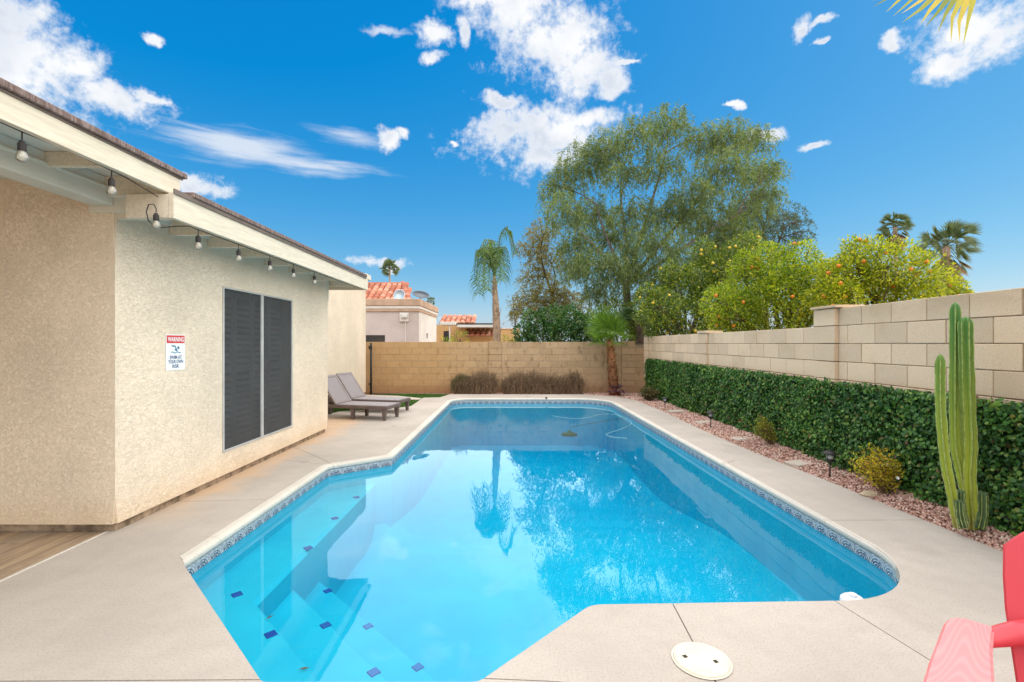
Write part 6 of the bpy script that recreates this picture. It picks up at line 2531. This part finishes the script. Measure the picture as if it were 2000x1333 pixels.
nh = thing('neighbour_house', 'flat-roofed pinkish stucco house with red tile roof beyond the back wall', 'house', (-6, 22, -0.07))
NY = 22.0
nx1 = at(817, 0, NY).x
zt_ = at(0, 584.5, NY).z
zb1, zb2, zb3 = at(0, 598, NY).z, at(0, 603.5, NY).z, at(0, 609, NY).z
MB().box(-12, nx1, NY, NY + 5, -0.1, zb3 + .05).build('wall', M['shaded'], nh)
MB().box(nx1 + 0.002, nx1 + 0.03, NY + .05, NY + 5.1, -0.1, zb3 + .04).build('lit_side_wall', M['pale_stucco'], nh)  # paler sheet over the side: sunlight put into the colour
MB().box(-12.05, nx1 + .07, NY - .07, NY + 5.15, zb3, zb2 - .002, .01).build('lower_band', M['tan_band'], nh)
MB().box(-12.05, nx1 + .09, NY - .09, NY + 5.15, zb2, zb1, .01).build('band', M['pale_stucco'], nh)
MB().box(-12.1, nx1 + .13, NY - .13, NY + 5.2, zb1 + .002, zt_, .02).build('parapet', M['tan_band'], nh)
wz = at(0, 655, NY).z
MB().box(-9, at(752, 0, NY).x, NY - .02, NY + .02, 0.9, wz, .005).build('window', M['dark_glass'], nh)
fx, fz = at(790, 0, NY).x, at(0, 618, NY).z
MB().box(fx - .21, fx + .21, NY - .10, NY - .005, fz - .26, fz + .16, .02).build('lamp_plate', M['pale_stucco'], nh)
fl_ = MB().box(fx - .10, fx + .16, NY - .24, NY - .10, fz - .08, fz + .08, .02).build('flood_lamp', M['shutter'], nh)
MB().tube([(fx + .05, NY - .05, fz - .26), (fx + .05, NY - .03, fz - .40), (fx + .07, NY - .025, 0.8)], .025, 6).build('conduit', M['pale_stucco'], nh)
rz0, ry0 = zt_ - .15, 23.4
rt = at(0, 556, 25.6).z
tiled_slope(nh, -10.6, at(803, 0, 23.6).x, ry0, rz0, 2.2, rt - rz0, .30, .42, 'big', 0.55)
for k in range(20):
    x_ = -10.4 + k * .30
    if x_ < at(786, 0, 25.6).x:
        o = place('ridge_tile', barrel_tile(.30, .42, 'big'), None, nh, (x_, 25.62, rt + .02))
        o.rotation_euler = (0, 0, math.pi / 2)
hipa, hipb = Vector((at(803, 0, 23.6).x, 23.4, rz0 + .05)), Vector((at(787, 0, 25.6).x, 25.6, rt + .05))
for k in range(9):
    t = k / 9
    p = hipa.lerp(hipb, t)
    o = place('ridge_tile', barrel_tile(.30, .42, 'big'), None, nh, p)
    dh = hipb - hipa
    o.rotation_euler = (math.atan2(dh.z, math.hypot(dh.x, dh.y)), 0, math.atan2(dh.y, dh.x) - math.pi / 2)
# gecko ornament on the pale side wall
gx = nx1 + .035
gpnt = at(838, 655, 24.0)
mm = MB()
mm.box(gx, gx + .02, 24.0, 24.10, gpnt.z - .16, gpnt.z + .1, .004)
mm.box(gx, gx + .02, 23.9, 24.2, gpnt.z + .02, gpnt.z + .06, .004)
tag(mm.build('wall_ornament', M['black_metal']), 'small black ornament on the pale side wall of the neighbour house', 'ornament')


def dish(name, label, px, py, Y, r, col, tilt, yaw):
    root = thing(name, label, 'satellite dish', at(px, py + 16, Y))
    T = Matrix.Translation(at(px, py, Y)) @ Matrix.Rotation(yaw, 4, 'Z') @ Matrix.Rotation(tilt, 4, 'X')
    mm = MB()
    mm.lathe([(r, .10 * r), (r * .97, .13 * r), (r * .7, 0.02 * r), (r * .35, -.09 * r), (0.001, -.13 * r), (0.001, -.17 * r), (r * .35, -.14 * r), (r * .7, -.03 * r)], 24, T)
    mm.build('reflector', col, root, smooth=True)
    MB().tube([T @ Vector((0, 0, -.12 * r)), at(px, py + 18, Y)], .03, 6).build('mast', M['alu'], root)
    return root


dish('satellite_dish', 'grey satellite dish tilted on the flat roof edge', 822, 577, 23.0, .42, simple('dish_grey', (0.10, 0.115, 0.13), .5, .3, var=.08), math.radians(30), .5)
dish('roof_disc', 'pale blue disc lying against the tiled slope', 780, 577, 23.3, .30, simple('dish_pale', (0.50, 0.62, 0.70), .4, .3, var=.06), math.radians(75), -.2)

h2 = thing('tiled_house', 'far house with red tile roof and pale patio cover behind the palm', 'house', (-2.5, 30, -0.07))
Y2 = 30.0
def X2(px): return at(px, 0, Y2).x
def Z2(py): return at(0, py, Y2).z
MB().box(X2(845), X2(966), Y2 + 1.5, Y2 + 8, -0.1, Z2(633)).build('wall', M['orange_stucco'], h2)
tiled_slope(h2, X2(850), X2(921), Y2 + 1.6, Z2(634) + .1, 1.6, Z2(616) - Z2(634), .34, .5, 'far')
MB().box(X2(893), X2(966), Y2 - .2, Y2 + 1.6, Z2(640), Z2(634.5), .02).build('patio_cover', M['shutter'], h2)
MB().box(X2(890), X2(966), Y2 - .22, Y2 + 1.5, Z2(634), Z2(632), .01).build('cover_edge', M['black_metal'], h2)
tiled_slope(h2, X2(905), X2(964), Y2 + .55, Z2(656.5), .8, Z2(645) - Z2(656.5), .34, .5, 'far')
MB().box(X2(862), X2(892), Y2 - .6, Y2 + .5, Z2(636), Z2(630), .02).build('porch_roof', M['shutter'], h2)
MB().box(X2(879), X2(881), Y2 - .5, Y2 - .4, -0.1, Z2(636)).build('porch_post', M['shutter'], h2)
MB().box(X2(860), X2(872), Y2 + 1.46, Y2 + 1.5, Z2(668), Z2(646)).build('window', M['dark_glass'], h2)
ow = thing('orange_wall', 'orange stucco wall section right of the slender palm', 'wall', (X2(990), 28, -0.07))
MB().box(at(976, 0, 28).x, at(1015, 0, 28).x, 28, 28.25, -0.1, at(0, 643, 28).z, .02).build('wall_panel', M['orange_stucco'], ow)
MB().box(at(976, 0, 28).x - .03, at(1015, 0, 28).x, 27.96, 28.29, at(0, 643, 28).z, at(0, 641, 28).z, .01).build('wall_cap', M['pale_stucco'], ow)

for o in bpy.data.objects:
    if '_local' in o:
        del o['_local']
